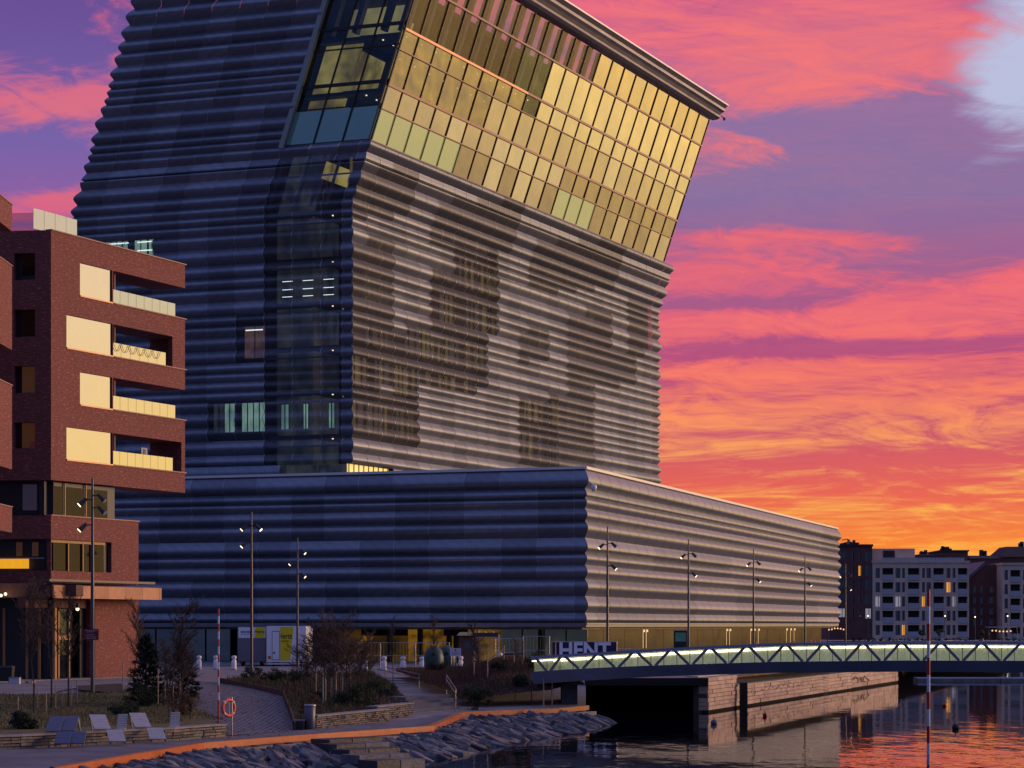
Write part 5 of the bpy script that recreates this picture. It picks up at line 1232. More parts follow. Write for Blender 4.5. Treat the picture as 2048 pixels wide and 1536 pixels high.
for k in range(12):
    mb = MB(); z0 = Z(1322) + k * .165; mb.box(X(476.5), X(530), Y - .03, Y - .006, z0, z0 + .15); mb.build('shutter_slat', GSH, t)
mb = MB(); mb.box(X(477), X(531), Y - .05, Y - .003, Z(1276), Z(1254.5)); sg = mb.build('sign_panel', WHITE, t)
mb = MB(); mb.face([(X(509), Y - .056, Z(1275.5)), (X(528), Y - .056, Z(1275.5)), (X(530), Y - .056, Z(1255)), (X(512), Y - .056, Z(1255))]); mb.build('yellow_panel', YEL, t)
text_obj('Hertz', .36, (X(519.5), Y - .062, Z(1263.5)), (1, 0, 0), (0, -1, 0), BLK, t, bold=.004, ext=.003)
mb = MB(); rn = random.Random(6)
for zz, h_ in ((1264, .16), (1268.8, .05)):
    x = X(482)
    while x < X(500): l = rn.uniform(.05, .11); mb.box(x, x + l, Y - .056, Y - .051, Z(zz) - h_ / 2, Z(zz) + h_ / 2); x += l + .035
tag(mb.build('small_print', mat('blue_print', (.05, .08, .22), .5), t), kind='stuff')
for x in (479, 524):
    mb = MB(); mb.box(X(x), X(x + 6), Y - .04, Y, Z(1327), Z(1324)); mb.build('tail_light', REDL, t)
mb = MB(); mb.box(X(476), X(531), Y + .1, Y + .4, g0 + .35, Z(1323.5)); mb.build('chassis', BLK, t)
for x in (484, 522):
    mb = MB(); mb.tube((X(x) - .14, Y + .8, g0 + .42), (X(x) + .14, Y + .8, g0 + .42), .42, n=14); mb.build('wheel', BLK, t)
# ------------------------------------------------------------------ bollards
BOL = mat('bollard_white', (.8, .76, .78), .6, var=.15, vs=3)
proto = None
for px, Y, lab in ((398, 181, 'white bollard nearest the brick building, left of the striped pole'), (432, 181, 'white bollard right behind the striped pole'), (468, 181, 'white bollard at the left end of the grey truck'),
                   (730, 178, 'white bollard behind the bare trees, leftmost of the right-hand row'), (768, 177, 'white bollard at the top of the narrow garden stairs'), (806, 176, 'white bollard before the amber wall, right of the stairs'), (844, 175, 'white bollard left of the green bottle bank'), (921, 172, 'white bollard below the white notice board'), (1000, 172, 'white bollard right of the wire cage')):
    p = gy(px, Y)
    if proto is None:
        t = thing('bollard', lab, 'bollard', p, group='white concrete bollards along the street'); mb = MB(); mb.lathe([(.19, -.05), (.19, .72), (.13, .76), (.13, .84), (.2, .88), (.2, 1.0), (.16, 1.08), (0, 1.1)], n=12); mb.build('post', BOL, t)
        mb = MB(); mb.lathe([(.25, -.02), (.25, .07), (.2, .09)], n=12); mb.build('base', GREYM, t); proto = t
    else: t = copy_tree(proto); t.location = p; t['label'] = lab
# ------------------------------------------------------------------ banner, fence, site things
Y = 150.0; s_ = Y / F
t = thing('site_banner', 'dark navy banner with the white letters HENT behind the left end of the footbridge', 'banner', (X(1168), Y, gy(1168, Y).z), world_built=True)
mb = MB(); rows = [[(X(1105) + (X(1233) - X(1105)) * k / 12, Y + .03 * math.sin(k * 1.7), z) for k in range(13)] for z in (gy(1168, Y).z + .1, Z(1284.5))]; mb.grid(rows); mb.grid([[(a, b + .02, c) for a, b, c in r] for r in rows]); mb.build('fabric', mat('banner_navy', (.012, .014, .06), .6), t)
mb = MB()
for px in (1104.5, 1147, 1190, 1233.5): mb.tube((X(px), Y + .08, gy(px, Y).z), (X(px), Y + .08, Z(1283)), .03)
mb.tube((X(1104), Y + .08, Z(1283.6)), (X(1234), Y + .08, Z(1283.6)), .03); tag(mb.build('fence_post', STL, t), kind='stuff')
text_obj('HENT', 1.32, (X(1169), Y - .06, Z(1301.5)), (1, 0, 0), (0, -1, 0), mat('banner_letter', (.88, .84, .9), .6), t, bold=.045, sx=.96, ext=.004)
def fence(px0, px1, Y, n, label):
    t = thing('construction_fence', label, 'fence', gy((px0 + px1) / 2, Y), world_built=True)
    s_ = Y / F
    for k in range(n):
        a = (px0 + (px1 - px0) * k / n - CX) * s_ + .04; b = (px0 + (px1 - px0) * (k + 1) / n - CX) * s_ - .04; z0 = gz((a + b) / 2, Y) + .1; z1 = z0 + 2.0
        mb = MB()
        for q, w in (((a, z0), (a, z1)), ((b, z0), (b, z1)), ((a, z0), (b, z0)), ((a, z1), (b, z1)), ((a, (z0 + z1) / 2), (b, (z0 + z1) / 2))): mb.tube((q[0], Y, q[1]), (w[0], Y, w[1]), .022, n=5)
        f = mb.build('fence_panel', STL, t)
        mb = MB(); x = a + .25
        while x < b: mb.tube((x, Y, z0), (x, Y, z1), .006, n=3, cap=False); x += .25
        o = mb.build('mesh_wire', STL, f, org=t['org']); o['kind'] = 'stuff'
        mb = MB(); mb.box(a - .25, a + .1, Y - .3, Y + .3, z0 - .12, z0); mb.build('foot', CONC, t)
fence(690, 900, 180, 3, 'wire mesh construction fence before the amber-lit museum ground floor')
fence(990, 1100, 168, 2, 'short stretch of wire mesh fence between the cage and the navy banner')
p = gy(882, 170); GRN = mat('bottle_bank_green', (.02, .06, .06), .45, var=.15)
for px, lab in ((868, 'left of the two rounded dark green bottle banks'), (893, 'right of the two rounded dark green bottle banks')):
    p = gy(px, 171 + (px > 880)); t = thing('bottle_bank', lab, 'container', p, group='rounded bottle banks'); mb = MB(); mb.lathe([(.55, 0), (.72, .3), (.74, 1.1), (.6, 1.6), (.3, 1.85), (0, 1.9)], n=16); mb.build('shell', GRN, t)
    mb = MB(); mb.tube((0, -.55, 1.35), (0, -.72, 1.33), .14, n=10); mb.build('opening', BLK, t); mb = MB(); mb.beam((-.2, 0, 1.9), (.2, 0, 1.9), .05, .12); mb.build('lifting_eye', STL, t)
p = at(911, 1304.5, 170); t = thing('notice_board', 'white notice board with a small emblem over two lines of print', 'sign', p, world_built=True)
mb = MB(); mb.box(p.x - .4, p.x + .4, p.y - .02, p.y + .02, p.z - .3, p.z + .3); mb.build('board', mat('board_white', (.62, .60, .72), .5), t)
mb = MB(); mb.box(p.x - .28, p.x + .28, p.y - .03, p.y - .021, p.z - .06, p.z - .02); mb.box(p.x - .28, p.x + .28, p.y - .03, p.y - .021, p.z - .16, p.z - .13); mb.build('print_line', mat('grey_print', (.2, .18, .25), .5), t)
mb = MB(); mb.tube((p.x, p.y - .03, p.z + .15), (p.x, p.y - .021, p.z + .15), .07, n=10); mb.build('emblem', mat('magenta_print', (.25, .03, .2), .5), t)
mb = MB()
for dx in (-.3, .3): mb.tube((p.x + dx, p.y + .04, gz(p.x, p.y)), (p.x + dx, p.y + .04, p.z + .28), .025)
tag(mb.build('leg', STL, t), kind='stuff')
# wire cage tower
p = gy(972, 169); t = thing('scaffold_cage', 'tall stack of galvanised wire cages covered with a dark tarpaulin', 'cage', p, world_built=True); s_ = 169 / F; zt0 = H - (1266 - HY) * s_
for x0, x1 in ((946, 968), (976, 997)):
    a, b = (x0 - CX) * s_, (x1 - CX) * s_
    mb = MB()
    for x in [a + (b - a) * k / 4 for k in range(5)]:
        for yy in (169, 169.8): mb.tube((x, yy, p.z), (x, yy, zt0 - .25), .014, n=4)
    k = 0; z = p.z + .15
    while z < zt0 - .2:
        mb.beam((a, 169, z), (b, 169, z), .03, .03); mb.beam((a, 169.8, z), (b, 169.8, z), .03, .03); z += .21
    tag(mb.build('wire_grid', STL, t), kind='stuff')
mb = MB(); mb.box((945 - CX) * s_, (998 - CX) * s_, 168.9, 169.95, zt0 - .28, zt0 + .02); mb.build('tarpaulin', mat('tarp', (.04, .04, .06), .6), t)
for x in (956, 970, 986):
    mb = MB(); mb.ball(((x - CX) * s_, 169.4, zt0 + .04), .1, 0, 6); mb.build('weight', mat('lamp_white', (.6, .55, .5), .5), t)
mb = MB(); mb.tube(((997.5 - CX) * s_, 168.85, p.z), ((997.5 - CX) * s_, 168.85, zt0 - .1), .03); mb.build('white_pole', mat('pale_pole', (.65, .62, .65), .4), t)
# hut
Y = 176; s_ = Y / F; g0 = gy(935, Y).z; t = thing('site_hut', 'small construction site hut with a pale yellow roof edge beside the cages', 'hut', (X(932), Y, g0), world_built=True)
mb = MB(); mb.box(X(918), X(950), Y, Y + 2.2, g0, Z(1271)); mb.build('wall', mat('hut_wall', (.12, .06, .04), .7), t)
mb = MB(); mb.hexa([(X(914), Y - .3, Z(1270.9)), (X(952), Y - .3, Z(1270.9)), (X(952), Y + 2.4, Z(1270.9)), (X(914), Y + 2.4, Z(1270.9)), (X(919), Y - .1, Z(1264.5)), (X(952), Y - .1, Z(1264.5)), (X(952), Y + 2.4, Z(1264.5)), (X(919), Y + 2.4, Z(1264.5))]); mb.build('roof', mat('hut_roof', (.55, .45, .2), .6), t)
mb = MB(); mb.box(X(929), X(943), Y - .02, Y - .003, Z(1296), Z(1284)); mb.build('window', FW, t)
# traffic cones before the wing, kiosk, bicycle rack
for i, (px, Y, lab) in enumerate(((1512, 225, 'orange traffic cone left of the third wing lamp'), (1588, 243, 'orange traffic cone just left of the fourth wing lamp'), (1622, 258, 'orange traffic cone right of the fourth wing lamp'), (1629, 262, 'taller-looking orange cone near the end of the wing'), (1639, 268, 'rightmost orange traffic cone at the end of the wing'))):
    p = gy(px, Y); t = thing('traffic_cone', lab, 'traffic cone', p, group='orange traffic cones'); mb = MB(); mb.lathe([(.22, .04), (.2, .1), (.06, 1.15), (0, 1.18)], n=10); mb.build('cone', mat('cone_orange', (.85, .16, .05), .5), t); mb = MB(); mb.box(-.26, .26, -.26, .26, 0, .04); mb.build('base', BLK, t)
Y = 196; s_ = Y / F; g0 = gy(1360, Y).z; t = thing('display_kiosk', 'dark framed display kiosk with a teal pane beside the second wing lamp', 'kiosk', (X(1361), Y, g0), world_built=True)
mb = MB(); mb.box(X(1348), X(1374), Y, Y + .5, g0, Z(1262)); mb.build('case', DARK, t)
mb = MB(); mb.box(X(1350.5), X(1371.5), Y - .03, Y - .003, Z(1283), Z(1265)); mb.build('pane', mat('teal_pane', (.05, .12, .12), .15, emit=lin(28, 60, 56), es=.6), t)
mb = MB(); mb.box(X(1347), X(1375), Y - .2, Y + .6, Z(1262), Z(1260.5)); mb.build('roof', GREYM, t)
t = thing('bicycle_rack', 'galvanised hoop bicycle rack beside the navy banner', 'bicycle rack', gy(1258, 152), world_built=True)
for k in range(7):
    px = 1240 + k * 6.5; q0 = gy(px, 152); mb = MB(); pts = [q0 + Vector((.28 * math.cos(a), 0, 1.0 + .28 * math.sin(a))) for a in [math.pi * j / 6 for j in range(7)]]; pts = [Vector((pts[0].x, pts[0].y, q0.z))] + pts + [Vector((pts[-1].x, pts[-1].y, q0.z))]
    for a, b in zip(pts, pts[1:]): mb.tube(a, b, .025, n=5)
    mb.build('hoop', STL, t)
# railing along the quay edge (thin)
t = thing('quay_railing', 'thin steel railing along the plaza edge in front of the museum wing', 'railing', (20, 160, 1.87), world_built=True)
for k in range(26):
    y = 150 + k * 5; x = QX + QS * (y - QY) - 7 - .0; a = Vector((x, y, gz(x, y))); y2 = y + 5; x2 = QX + QS * (y2 - QY) - 7; b = Vector((x2, y2, gz(x2, y2)))
    mb = MB(); mb.tube(a, a + Vector((0, 0, 1.0)), .03, n=5); mb.build('post', STL, t)
    mb = MB(); mb.tube(a + Vector((0, 0, 1.0)), b + Vector((0, 0, 1.0)), .025, n=5); mb.build('rail', STL, t)
# ------------------------------------------------------------------ striped poles, life ring, bin, loungers
PR = mat('pole_red', (.42, .012, .015), .4); PW = mat('pole_white', (.50, .56, .72), .4)
def striped(px, Y, ytop, z0, step, label, r, first_red=True, zdark=None):
    X_ = (px - CX) * Y / F; zt = H - (ytop - HY) * Y / F; t = thing('striped_pole', label, 'marker pole', (X_, Y, max(z0, 0)), world_built=True); z = zt; red = True
    while z > z0:
        zb = max(z0, z - step); mb = MB(); mb.tube((X_, Y, zb), (X_, Y, z - .002), r, n=8); mb.build('red_band' if red else 'white_band', PR if (red or (zdark and z < zdark)) else PW, t); z = zb; red = not red
striped(1857, 86, 1179, -1.5, .625, 'tall red and white marker pole standing in the water at the right', .062)
striped(437, 89.2, 1217, .5, .29, 'thin red and white pole beside the life ring on the promenade', .035, zdark=1.9)
P = Vector(((457 - CX) * 88.6 / F, 88.6, H - 165.5 * 88.6 / F)); t = thing('life_ring', 'orange life ring with white bands hanging on a thin post', 'life ring', P, world_built=True)
LO = mat('ring_orange', (.75, .10, .04), .45); LW = mat('ring_white', (.65, .55, .55), .5)
def torus(c, R_, r, a0, a1, rot, m, name, par, n=10, k=8, out=0):
    mb = MB(); rows = []
    for i in range(n + 1):
        a = a0 + (a1 - a0) * i / n; rows.append([])
        for j in range(k):
            b = 2 * math.pi * j / k; rr_ = R_ + (r + out) * math.cos(b); v = Vector((rr_ * math.cos(a), (r + out) * math.sin(b), rr_ * math.sin(a))); v = Matrix.Rotation(rot, 3, 'Z') @ v; rows[-1].append(c + v)
    mb.grid(rows, 0, True, True); return mb.build(name, m, par)
ring = torus(P, .30, .065, 0, 2 * math.pi, R(50), LO, 'ring', t, 28)
for k in range(4):
    a = math.pi / 2 * k + .78; torus(P, .30, .065, a - .12, a + .12, R(50), LW, 'band', t, 4, 8, .004)
mb = MB(); mb.tube((P.x + .12, P.y + .1, .5), (P.x + .12, P.y + .1, P.z + .4), .025); mb.tube((P.x + .12, P.y + .1, P.z + .38), (P.x - .15, P.y + .02, P.z + .34), .02); mb.build('post', STL, t)
mb = MB(); mb.beam(P + Vector((.02, .05, .3)), P + Vector((.02, .05, -.25)), .1, .03, up=(1, 0, 0)); mb.build('holder', LW, t)
p = gp(620, 1459); t = thing('waste_bin', 'grey cylindrical waste bin with a pale lid at the end of the tan stone wall', 'bin', p)
mb = MB(); mb.lathe([(.20, 0), (.22, .03), (.22, .9), (.2, .92)], n=18); mb.build('body', mat('bin_grey', (.12, .12, .15), .45, .5), t); mb = MB(); mb.lathe([(.24, .93), (.25, .98), (.22, 1.01), (0, 1.02)], n=18); mb.build('lid', mat('bin_lid', (.3, .3, .33), .4, .5), t)
p = gp(597, 1460); t = thing('planter_block', 'low black block between the steel edging and the waste bin', 'block', p); mb = MB(); mb.box(-.22, .22, -.1, .5, 0, .36); mb.build('block', DARK, t); mb = MB(); mb.box(-.24, .24, -.12, .52, .36, .4); mb.build('top', GREYM, t)
# sun loungers draped over the wall
PLK = mat('bleached_plank', (.52, .47, .43), .75, var=.15, vs=3, stretch=(1, 6, 6)); PLB = mat('blue_plank', (.07, .10, .17), .6, var=.15, vs=3, stretch=(1, 6, 6))
def lounger(px_top, px_seat, Ys, w, m, label, yup=None):
    """boards: leg rest from promenade to wall top, back rest rising behind; corners from seat line"""
    z1 = 1.03
    (xa, xb) = px_seat; base = Vector(((xa - CX) * Ys / F, Ys, z1)); sk = (px_top - xa) * Ys / F
    t = thing('sun_lounger', label, 'sun lounger', (base.x, Ys, .5), world_built=True)
    top = Vector((base.x + sk * .95, Ys + 1.6, z1 + .46)); foot = base + Vector((-sk * .5, -.85, -.36)); side = Vector((w, 0.0, 0))
    def board(a, b, n, nm):
        for k in range(n):
            p = a.lerp(b, k / n); q = a.lerp(b, (k + 1) / n - .012); mb = MB(); d = (b - a).normalized(); nn_ = side.normalized().cross(d) * .035
            mb.hexa([p, p + side, q + side, q, p + nn_, p + side + nn_, q + side + nn_, q + nn_]); mb.build(nm, m, t)
    board(base + Vector((0, .02, .02)), top, 8, 'back_plank'); sh = Vector((.42, -.06, .0)); board(foot + sh, base + Vector((0, -.02, 0)) + sh, 6, 'seat_plank')
    for x in (.04, w - .04):
        mb = MB(); mb.beam(top + Vector((x, 0, -.04)), Vector((top.x + x + .1, top.y + .1, gz(top.x, top.y) + .2)), .05, .05); mb.build('leg', GREYM, t)
        mb = MB(); mb.beam(foot + sh + Vector((x, .03, -.05)), base + sh + Vector((x, 0, -.06)), .04, .08); mb.build('rail', GREYM, t)
lounger(82, (90, 0), 80.3, .50, PLB, 'left half of the dark blue double lounger on the stone wall')
lounger(112, (120, 0), 80.6, .50, PLB, 'right half of the dark blue double lounger on the stone wall')
lounger(160, (189, 0), 82.0, .58, PLK, 'first bleached timber lounger, just right of the blue pair')
lounger(242, (270, 0), 83.6, .58, PLK, 'second bleached timber lounger, right of the first pale one')
def chair(px, py, Y, label, sc=1.0):
    p = at(px, py, Y); t = thing('low_chair', label, 'chair', p); 
    for k in range(6):
        mb = MB(); z = .1 + k * .085; mb.hexa([(-.17, .3 * k / 6, z), (.17, .3 * k / 6, z), (.17, .3 * k / 6 + .04, z + .07), (-.17, .3 * k / 6 + .04, z + .07), (-.17, .3 * k / 6 - .02, z + .01), (.17, .3 * k / 6 - .02, z + .01), (.17, .3 * k / 6 + .02, z + .075), (-.17, .3 * k / 6 + .02, z + .075)]); mb.build('back_slat', PLK, t)
    mb = MB(); mb.box(-.17, .17, -.35, 0, .06, .1); mb.build('seat', PLK, t)
    for x in (-.15, .15):
        mb = MB(); mb.box(x - .02, x + .02, -.33, -.29, -.25, .06); mb.build('leg', PLK, t)
chair(243, 1462, 84.6, 'small slatted chair tucked behind the two pale loungers'); chair(349, 1457, 87.5, 'small pale slatted chair alone at the right end of the wall')
p = gp(28, 1368); t = thing('planter_box', 'white box standing by the shop window at the left edge', 'box', p); mb = MB(); mb.box(-.3, .3, 0, .5, 0, .36); mb.build('box', mat('box_white', (.5, .5, .55), .6), t); mb = MB(); mb.box(-.33, .33, -.03, .53, .36, .4); mb.build('lid', GREYM, t)
p = gp(50, 1367); t = thing('pallet', 'pale timber pallet lying beside the white box', 'pallet', p)
for k in range(5): mb = MB(); mb.box(-.45, .45, k * .18, k * .18 + .12, .14, .17); mb.build('board', mat('pallet_wood', (.45, .32, .22), .7), t)
for x in (-.42, 0, .36): mb = MB(); mb.box(x, x + .08, .01, .85, .0, .14); mb.build('block', MAT['pallet_wood'], t)
p = gp(6, 1366); t = thing('wheeled_bin', 'black wheeled bin at the very left edge by the shop', 'bin', p); mb = MB(); mb.hexa([(-.5, 0, .1), (.5, 0, .1), (.5, .7, .1), (-.5, .7, .1), (-.55, -.05, .9), (.55, -.05, .9), (.55, .75, .9), (-.55, .75, .9)]); mb.build('body', BLK, t); mb = MB(); mb.hexa([(-.57, -.07, .905), (.57, -.07, .905), (.57, .77, .905), (-.57, .77, .905), (-.5, 0, 1.0), (.5, 0, 1.0), (.5, .7, 1.02), (-.5, .7, 1.02)]); mb.build('lid', DARK, t)
for x in (-.35, .35): mb = MB(); mb.tube((x - .04, .1, .08), (x + .04, .1, .08), .08, n=8); mb.build('wheel', BLK, t)
# ------------------------------------------------------------------ buoys and pontoon
for px, py, r, m, lab in ((1530, 1431, .13, PR, 'small dark red buoy floating beside the quay wall'), (1428, 1446, .17, mat('buoy_grey', (.12, .12, .15), .5), 'grey buoy floating in front of the near quay corner'), (1889, 1411, .13, PR, 'small red buoy right of the tall striped pole'), (1911, 1456, .17, BLK, 'black buoy low in the water right of the striped pole')):
    p = atz(px, py + 2, 0); t = thing('buoy', lab, 'buoy', p, group='small buoys'); mb = MB(); mb.ball((0, 0, .08), r, 0, 10, .85); mb.build('float', m, t); mb = MB(); mb.tube((0, 0, .15), (0, 0, .32), .03); mb.build('eye', GREYM, t)
t = thing('pontoon', 'long low floating pontoon lying across the water behind the bridge', 'pontoon', (44, 196, 0), world_built=True)
for k in range(4):
    mb = MB(); x = 33.8 + k * 7.0; mb.box(x, x + 6.9, 196, 198, -.2, .3); mb.build('deck_section', CONC, t)
    mb = MB(); mb.box(x, x + 6.9, 195.9, 195.99, .18, .32); mb.build('edge_trim', mat('pale_trim', (.4, .45, .55), .5), t)
# ------------------------------------------------------------------ vegetation
BARK = mat('bark', (.055, .042, .035), .9, var=.3, vs=8); TWIG = mat('twig', (.075, .048, .038), .9); STK = mat('stake_wood', (.40, .31, .24), .8, var=.2, vs=3)
def grow(mb, p, d, L, r, lev, rnd, spread):
    n = 3 if lev else 5; cur = p.copy(); dd = d.copy()
    for k in range(n):
        nd = (dd + Vector((rnd.uniform(-.16, .16), rnd.uniform(-.16, .16), rnd.uniform(-.02, .12)))).normalized(); q = cur + nd * (L / n)
        r0 = r * (1 - .75 * k / n); r1 = r * (1 - .75 * (k + 1) / n); mb.tube(cur, q, r0, r1, 4 if lev < 2 else 3, cap=False)
        if lev < 3:
            for _ in range({0: 6, 1: 4, 2: 2}[lev] if (lev or k > 0) else 0):
                a = rnd.uniform(0, 2 * math.pi); side = Vector((math.cos(a), math.sin(a), 0)); bd = (nd * rnd.uniform(.7, 1.1) + side * spread * rnd.uniform(.6, 1.1)).normalized(); f = rnd.random()
                grow(mb, cur.lerp(q, f), bd, L * rnd.uniform(.28, .42) * (1 - .35 * k / n), max(.011, r0 * .45), lev + 1, rnd, spread)
        cur = q; dd = nd
def bare_proto(seed, h, spread):
    rnd = random.Random(seed); t = bpy.data.objects.new('bare_tree', None); COL.objects.link(t)
    mb = MB(); mb.tube((0, 0, -.2), (0, 0, h * .3), .05, .042, 6, cap=False); mb.build('trunk', BARK, t)
    mb = MB(); grow(mb, Vector((0, 0, h * .28)), Vector((0, 0, 1)), h * .72, .042, 0, rnd, spread); o = mb.build('crown', TWIG, t); return t
BP = [bare_proto(1, 4.6, .7), bare_proto(5, 4.6, .9), bare_proto(9, 4.6, 1.1), bare_proto(13, 4.6, .8)]; used = [False] * 4
def bare(px, pb, ptop, kind, label, group, rz=0.0, wide=1.0):
    p = gp(px, pb); h = H + (HY - ptop) * p.y / F - p.z; sc = h / 4.6
    if used[kind]: t = copy_tree(BP[kind])
    else: t = BP[kind]; used[kind] = True
    t.location = p; t.scale = (sc * wide, sc * wide, sc); t.rotation_euler = (0, 0, rz); t['label'] = label; t['category'] = 'tree'; t['group'] = group; return p
GA, GB_, GC = 'staked young trees by the loungers', 'bare trees in the left garden', 'bare trees in the middle bed'
bare(68, 1440, 1190, 0, 'leftmost of the three staked saplings above the loungers', GA, .3, .8); bare(103, 1428, 1180, 1, 'middle one of the three staked saplings above the loungers', GA, 1.9, .8); bare(137, 1428, 1200, 3, 'right one of the three staked saplings, left of the lamp pole', GA, 2.6, .8)
bare(268, 1398, 1225, 0, 'slender bare tree at the left of the dark conifer', GB_, 4); bare(345, 1436, 1215, 1, 'tallest bare tree, right of the dark conifer', GB_, 5.1, .9); bare(328, 1425, 1290, 2, 'low twiggy tree hugging the conifer on its right', GB_, 1, 1.1); bare(362, 1430, 1285, 2, 'low twiggy brown tree at the right end of the left garden', GB_, 2.2, 1.2); bare(375, 1420, 1310, 3, 'smallest brown twiggy tree beside the path', GB_, 3, 1.2)
for i, (px, pb, pt, k, rz, w) in enumerate(((612, 1405, 1290, 2, 0, 1.3), (632, 1400, 1250, 1, 1, 1), (650, 1412, 1245, 0, 2, 1.1), (668, 1400, 1255, 2, 3, 1.1), (680, 1415, 1240, 3, 4, 1), (700, 1398, 1262, 2, 5, 1.1), (718, 1392, 1270, 1, 6, 1), (640, 1380, 1290, 2, 7, 1.2), (735, 1385, 1295, 2, 8, 1.2))):
    bare(px, pb, pt, k, ('leftmost low twiggy tree of the middle bed, near the path', 'bare tree hiding the right end of the white truck', 'tall bare tree in the middle of the bed behind the waste bin', 'bushy bare tree with pale stakes around it', 'tallest bare tree of the middle bed', 'bare tree right of the tallest one in the middle bed', 'slim bare tree left of the narrow stairs', 'low tree at the back of the middle bed', 'rightmost twiggy tree of the middle bed beside the narrow stairs')[i], GC, rz, w)
bare(786, 1372, 1250, 0, 'thin bare tree just left of the bollards at the top of the stairs', 'bare trees on the upper bank', 1, .6); bare(868, 1360, 1240, 3, 'thin bare tree behind the round black bush', 'bare trees on the upper bank', 2, .6); bare(960, 1395, 1255, 1, 'staked bare tree in front of the wire cages', 'bare trees on the upper bank', 3, .7); bare(1030, 1395, 1290, 0, 'small staked bare tree left of the bridge end', 'bare trees on the upper bank', 4, .7)
for i, (px, pb, pt, k, rz, w) in enumerate(((604, 1412, 1300, 3, .5, 1.5), (622, 1392, 1280, 2, 1.5, 1.6), (660, 1425, 1290, 2, 2.5, 1.5), (692, 1422, 1285, 3, 3.5, 1.5), (725, 1405, 1300, 2, 4.5, 1.5), (335, 1405, 1300, 2, 5.5, 1.4), (385, 1395, 1320, 2, 6.1, 1.3))):
    bare(px, pb, pt, k, ('wide twiggy thicket at the left edge of the middle bed', 'wide twiggy thicket under the right end of the white truck', 'wide twiggy thicket in front of the pale stakes', 'wide twiggy thicket just left of the juniper', 'wide twiggy thicket above the juniper', 'twiggy thicket between the two conifers', 'twiggy thicket at the path bend by the shorter conifer')[i], 'twiggy thickets in the beds', rz, w)
# stakes
ORD = ['leftmost', 'second from left', 'third from left', 'fourth from left', 'fifth from left', 'sixth from left', 'seventh from left', 'eighth from left', 'rightmost']
def stakes(lst, label):
    for i, (px, pb, h) in enumerate(lst):
        p = gp(px, pb); mb = MB(); mb.tube(p, p + Vector((0, 0, h)), .035, .03, 6, 0)
        o = single(mb, 'tree_stake', STK, tuple(p), ORD[sorted(q[0] for q in lst).index(px)] + ' of the ' + label[0], 'stake', label[1])
stakes(((36, 1440, 1.0), (75, 1430, 1.2), (92, 1437, 1.1), (111, 1430, 1.3), (125, 1428, 1.1), (143, 1424, 1.2), (154, 1420, 1.35)), ('thin wooden stakes round the saplings above the loungers', 'stakes of the three saplings'))
stakes(((246, 1395, 1.8), (262, 1395, 1.6), (316, 1422, 1.9), (330, 1420, 1.6), (346, 1425, 1.6), (360, 1420, 1.7)), ('pale stakes among the trees round the dark conifer', 'stakes of the left garden'))
stakes(((632, 1412, 1.6), (646, 1420, 1.7), (651, 1416, 1.5), (672, 1423, 1.9), (685, 1398, 1.5), (700, 1394, 1.5), (664, 1400, 1.5)), ('pale stakes in the middle bed behind the waste bin', 'stakes of the middle bed'))
stakes(((948, 1382, 2.2), (975, 1392, 2.5), (1008, 1380, 2.0), (1047, 1385, 2.2), (1063, 1402, 1.4), (1087, 1412, 1.4), (1104, 1395, 2.2), (1111, 1390, 2.2), (1028, 1390, 1.9)), ('tall stakes on the brown bank left of the bridge', 'stakes of the upper bank'))
t = thing('stake_tie', 'black rubber ties joining the stakes of the three saplings', 'tie', gp(90, 1430), world_built=True)
for a, b, z in (((36, 1440), (92, 1437), .8), ((92, 1437), (111, 1430), .9), ((111, 1430), (154, 1420), 1.0)):
    mb = MB(); mb.beam(gp(*a) + Vector((0, 0, z)), gp(*b) + Vector((0, 0, z)), .02, .06); mb.build('tie', BLK, t)
t = thing('stake_tie', 'black rubber ties on the stakes in front of the wire cages', 'tie', gp(975, 1392), world_built=True)
for a, b, z in (((948, 1382), (975, 1392), 1.6), ((975, 1392), (1008, 1380), 1.8), ((1008, 1380), (1047, 1385), 1.5)):
    mb = MB(); mb.beam(gp(*a) + Vector((0, 0, z)), gp(*b) + Vector((0, 0, z)), .02, .07); mb.build('tie', BLK, t)
# leafy things: clumps of small faces
def leafmat(name, c1, c2): return mat(name, c1, .8, var=.5, vs=5, col2=c2, spec=.2)
LFD = leafmat('leaf_dark_green', (.036, .056, .026), (.014, .023, .013)); LFC = leafmat('needle_green', (.035, .060, .022), (.014, .026, .013)); LFB = leafmat('leaf_black_green', (.014, .018, .014), (.007, .009, .008)); LFR = leafmat('dry_leaf', (.12, .060, .035), (.05, .028, .02))
def leaf_blob(mb, c, rx, ry, rz, n, rnd, s=.09):
    clumps = [Vector((rnd.gauss(0, .45), rnd.gauss(0, .45), rnd.gauss(.05, .4))) for _ in range(max(6, n // 60))]
    for _ in range(n):
        k = rnd.choice(clumps); v = k + Vector((rnd.gauss(0, .16), rnd.gauss(0, .16), rnd.gauss(0, .14)))
        if v.length > 1.12: v = v.normalized() * rnd.uniform(.7, 1.1)
        p = Vector((c[0] + v.x * rx, c[1] + v.y * ry, c[2] + max(-.95, v.z) * rz)); a = Vector((rnd.uniform(-1, 1), rnd.uniform(-1, 1), rnd.uniform(-.6, 1))).normalized() * s * 1.5 * rnd.uniform(.6, 1.4); b = a.orthogonal().normalized() * s * .5
        mb.face([p - a * .5, p + b * .6, p + a * .6, p - b * .6], rnd.choice((0, 0, 1)) )
rv = random.Random(31)
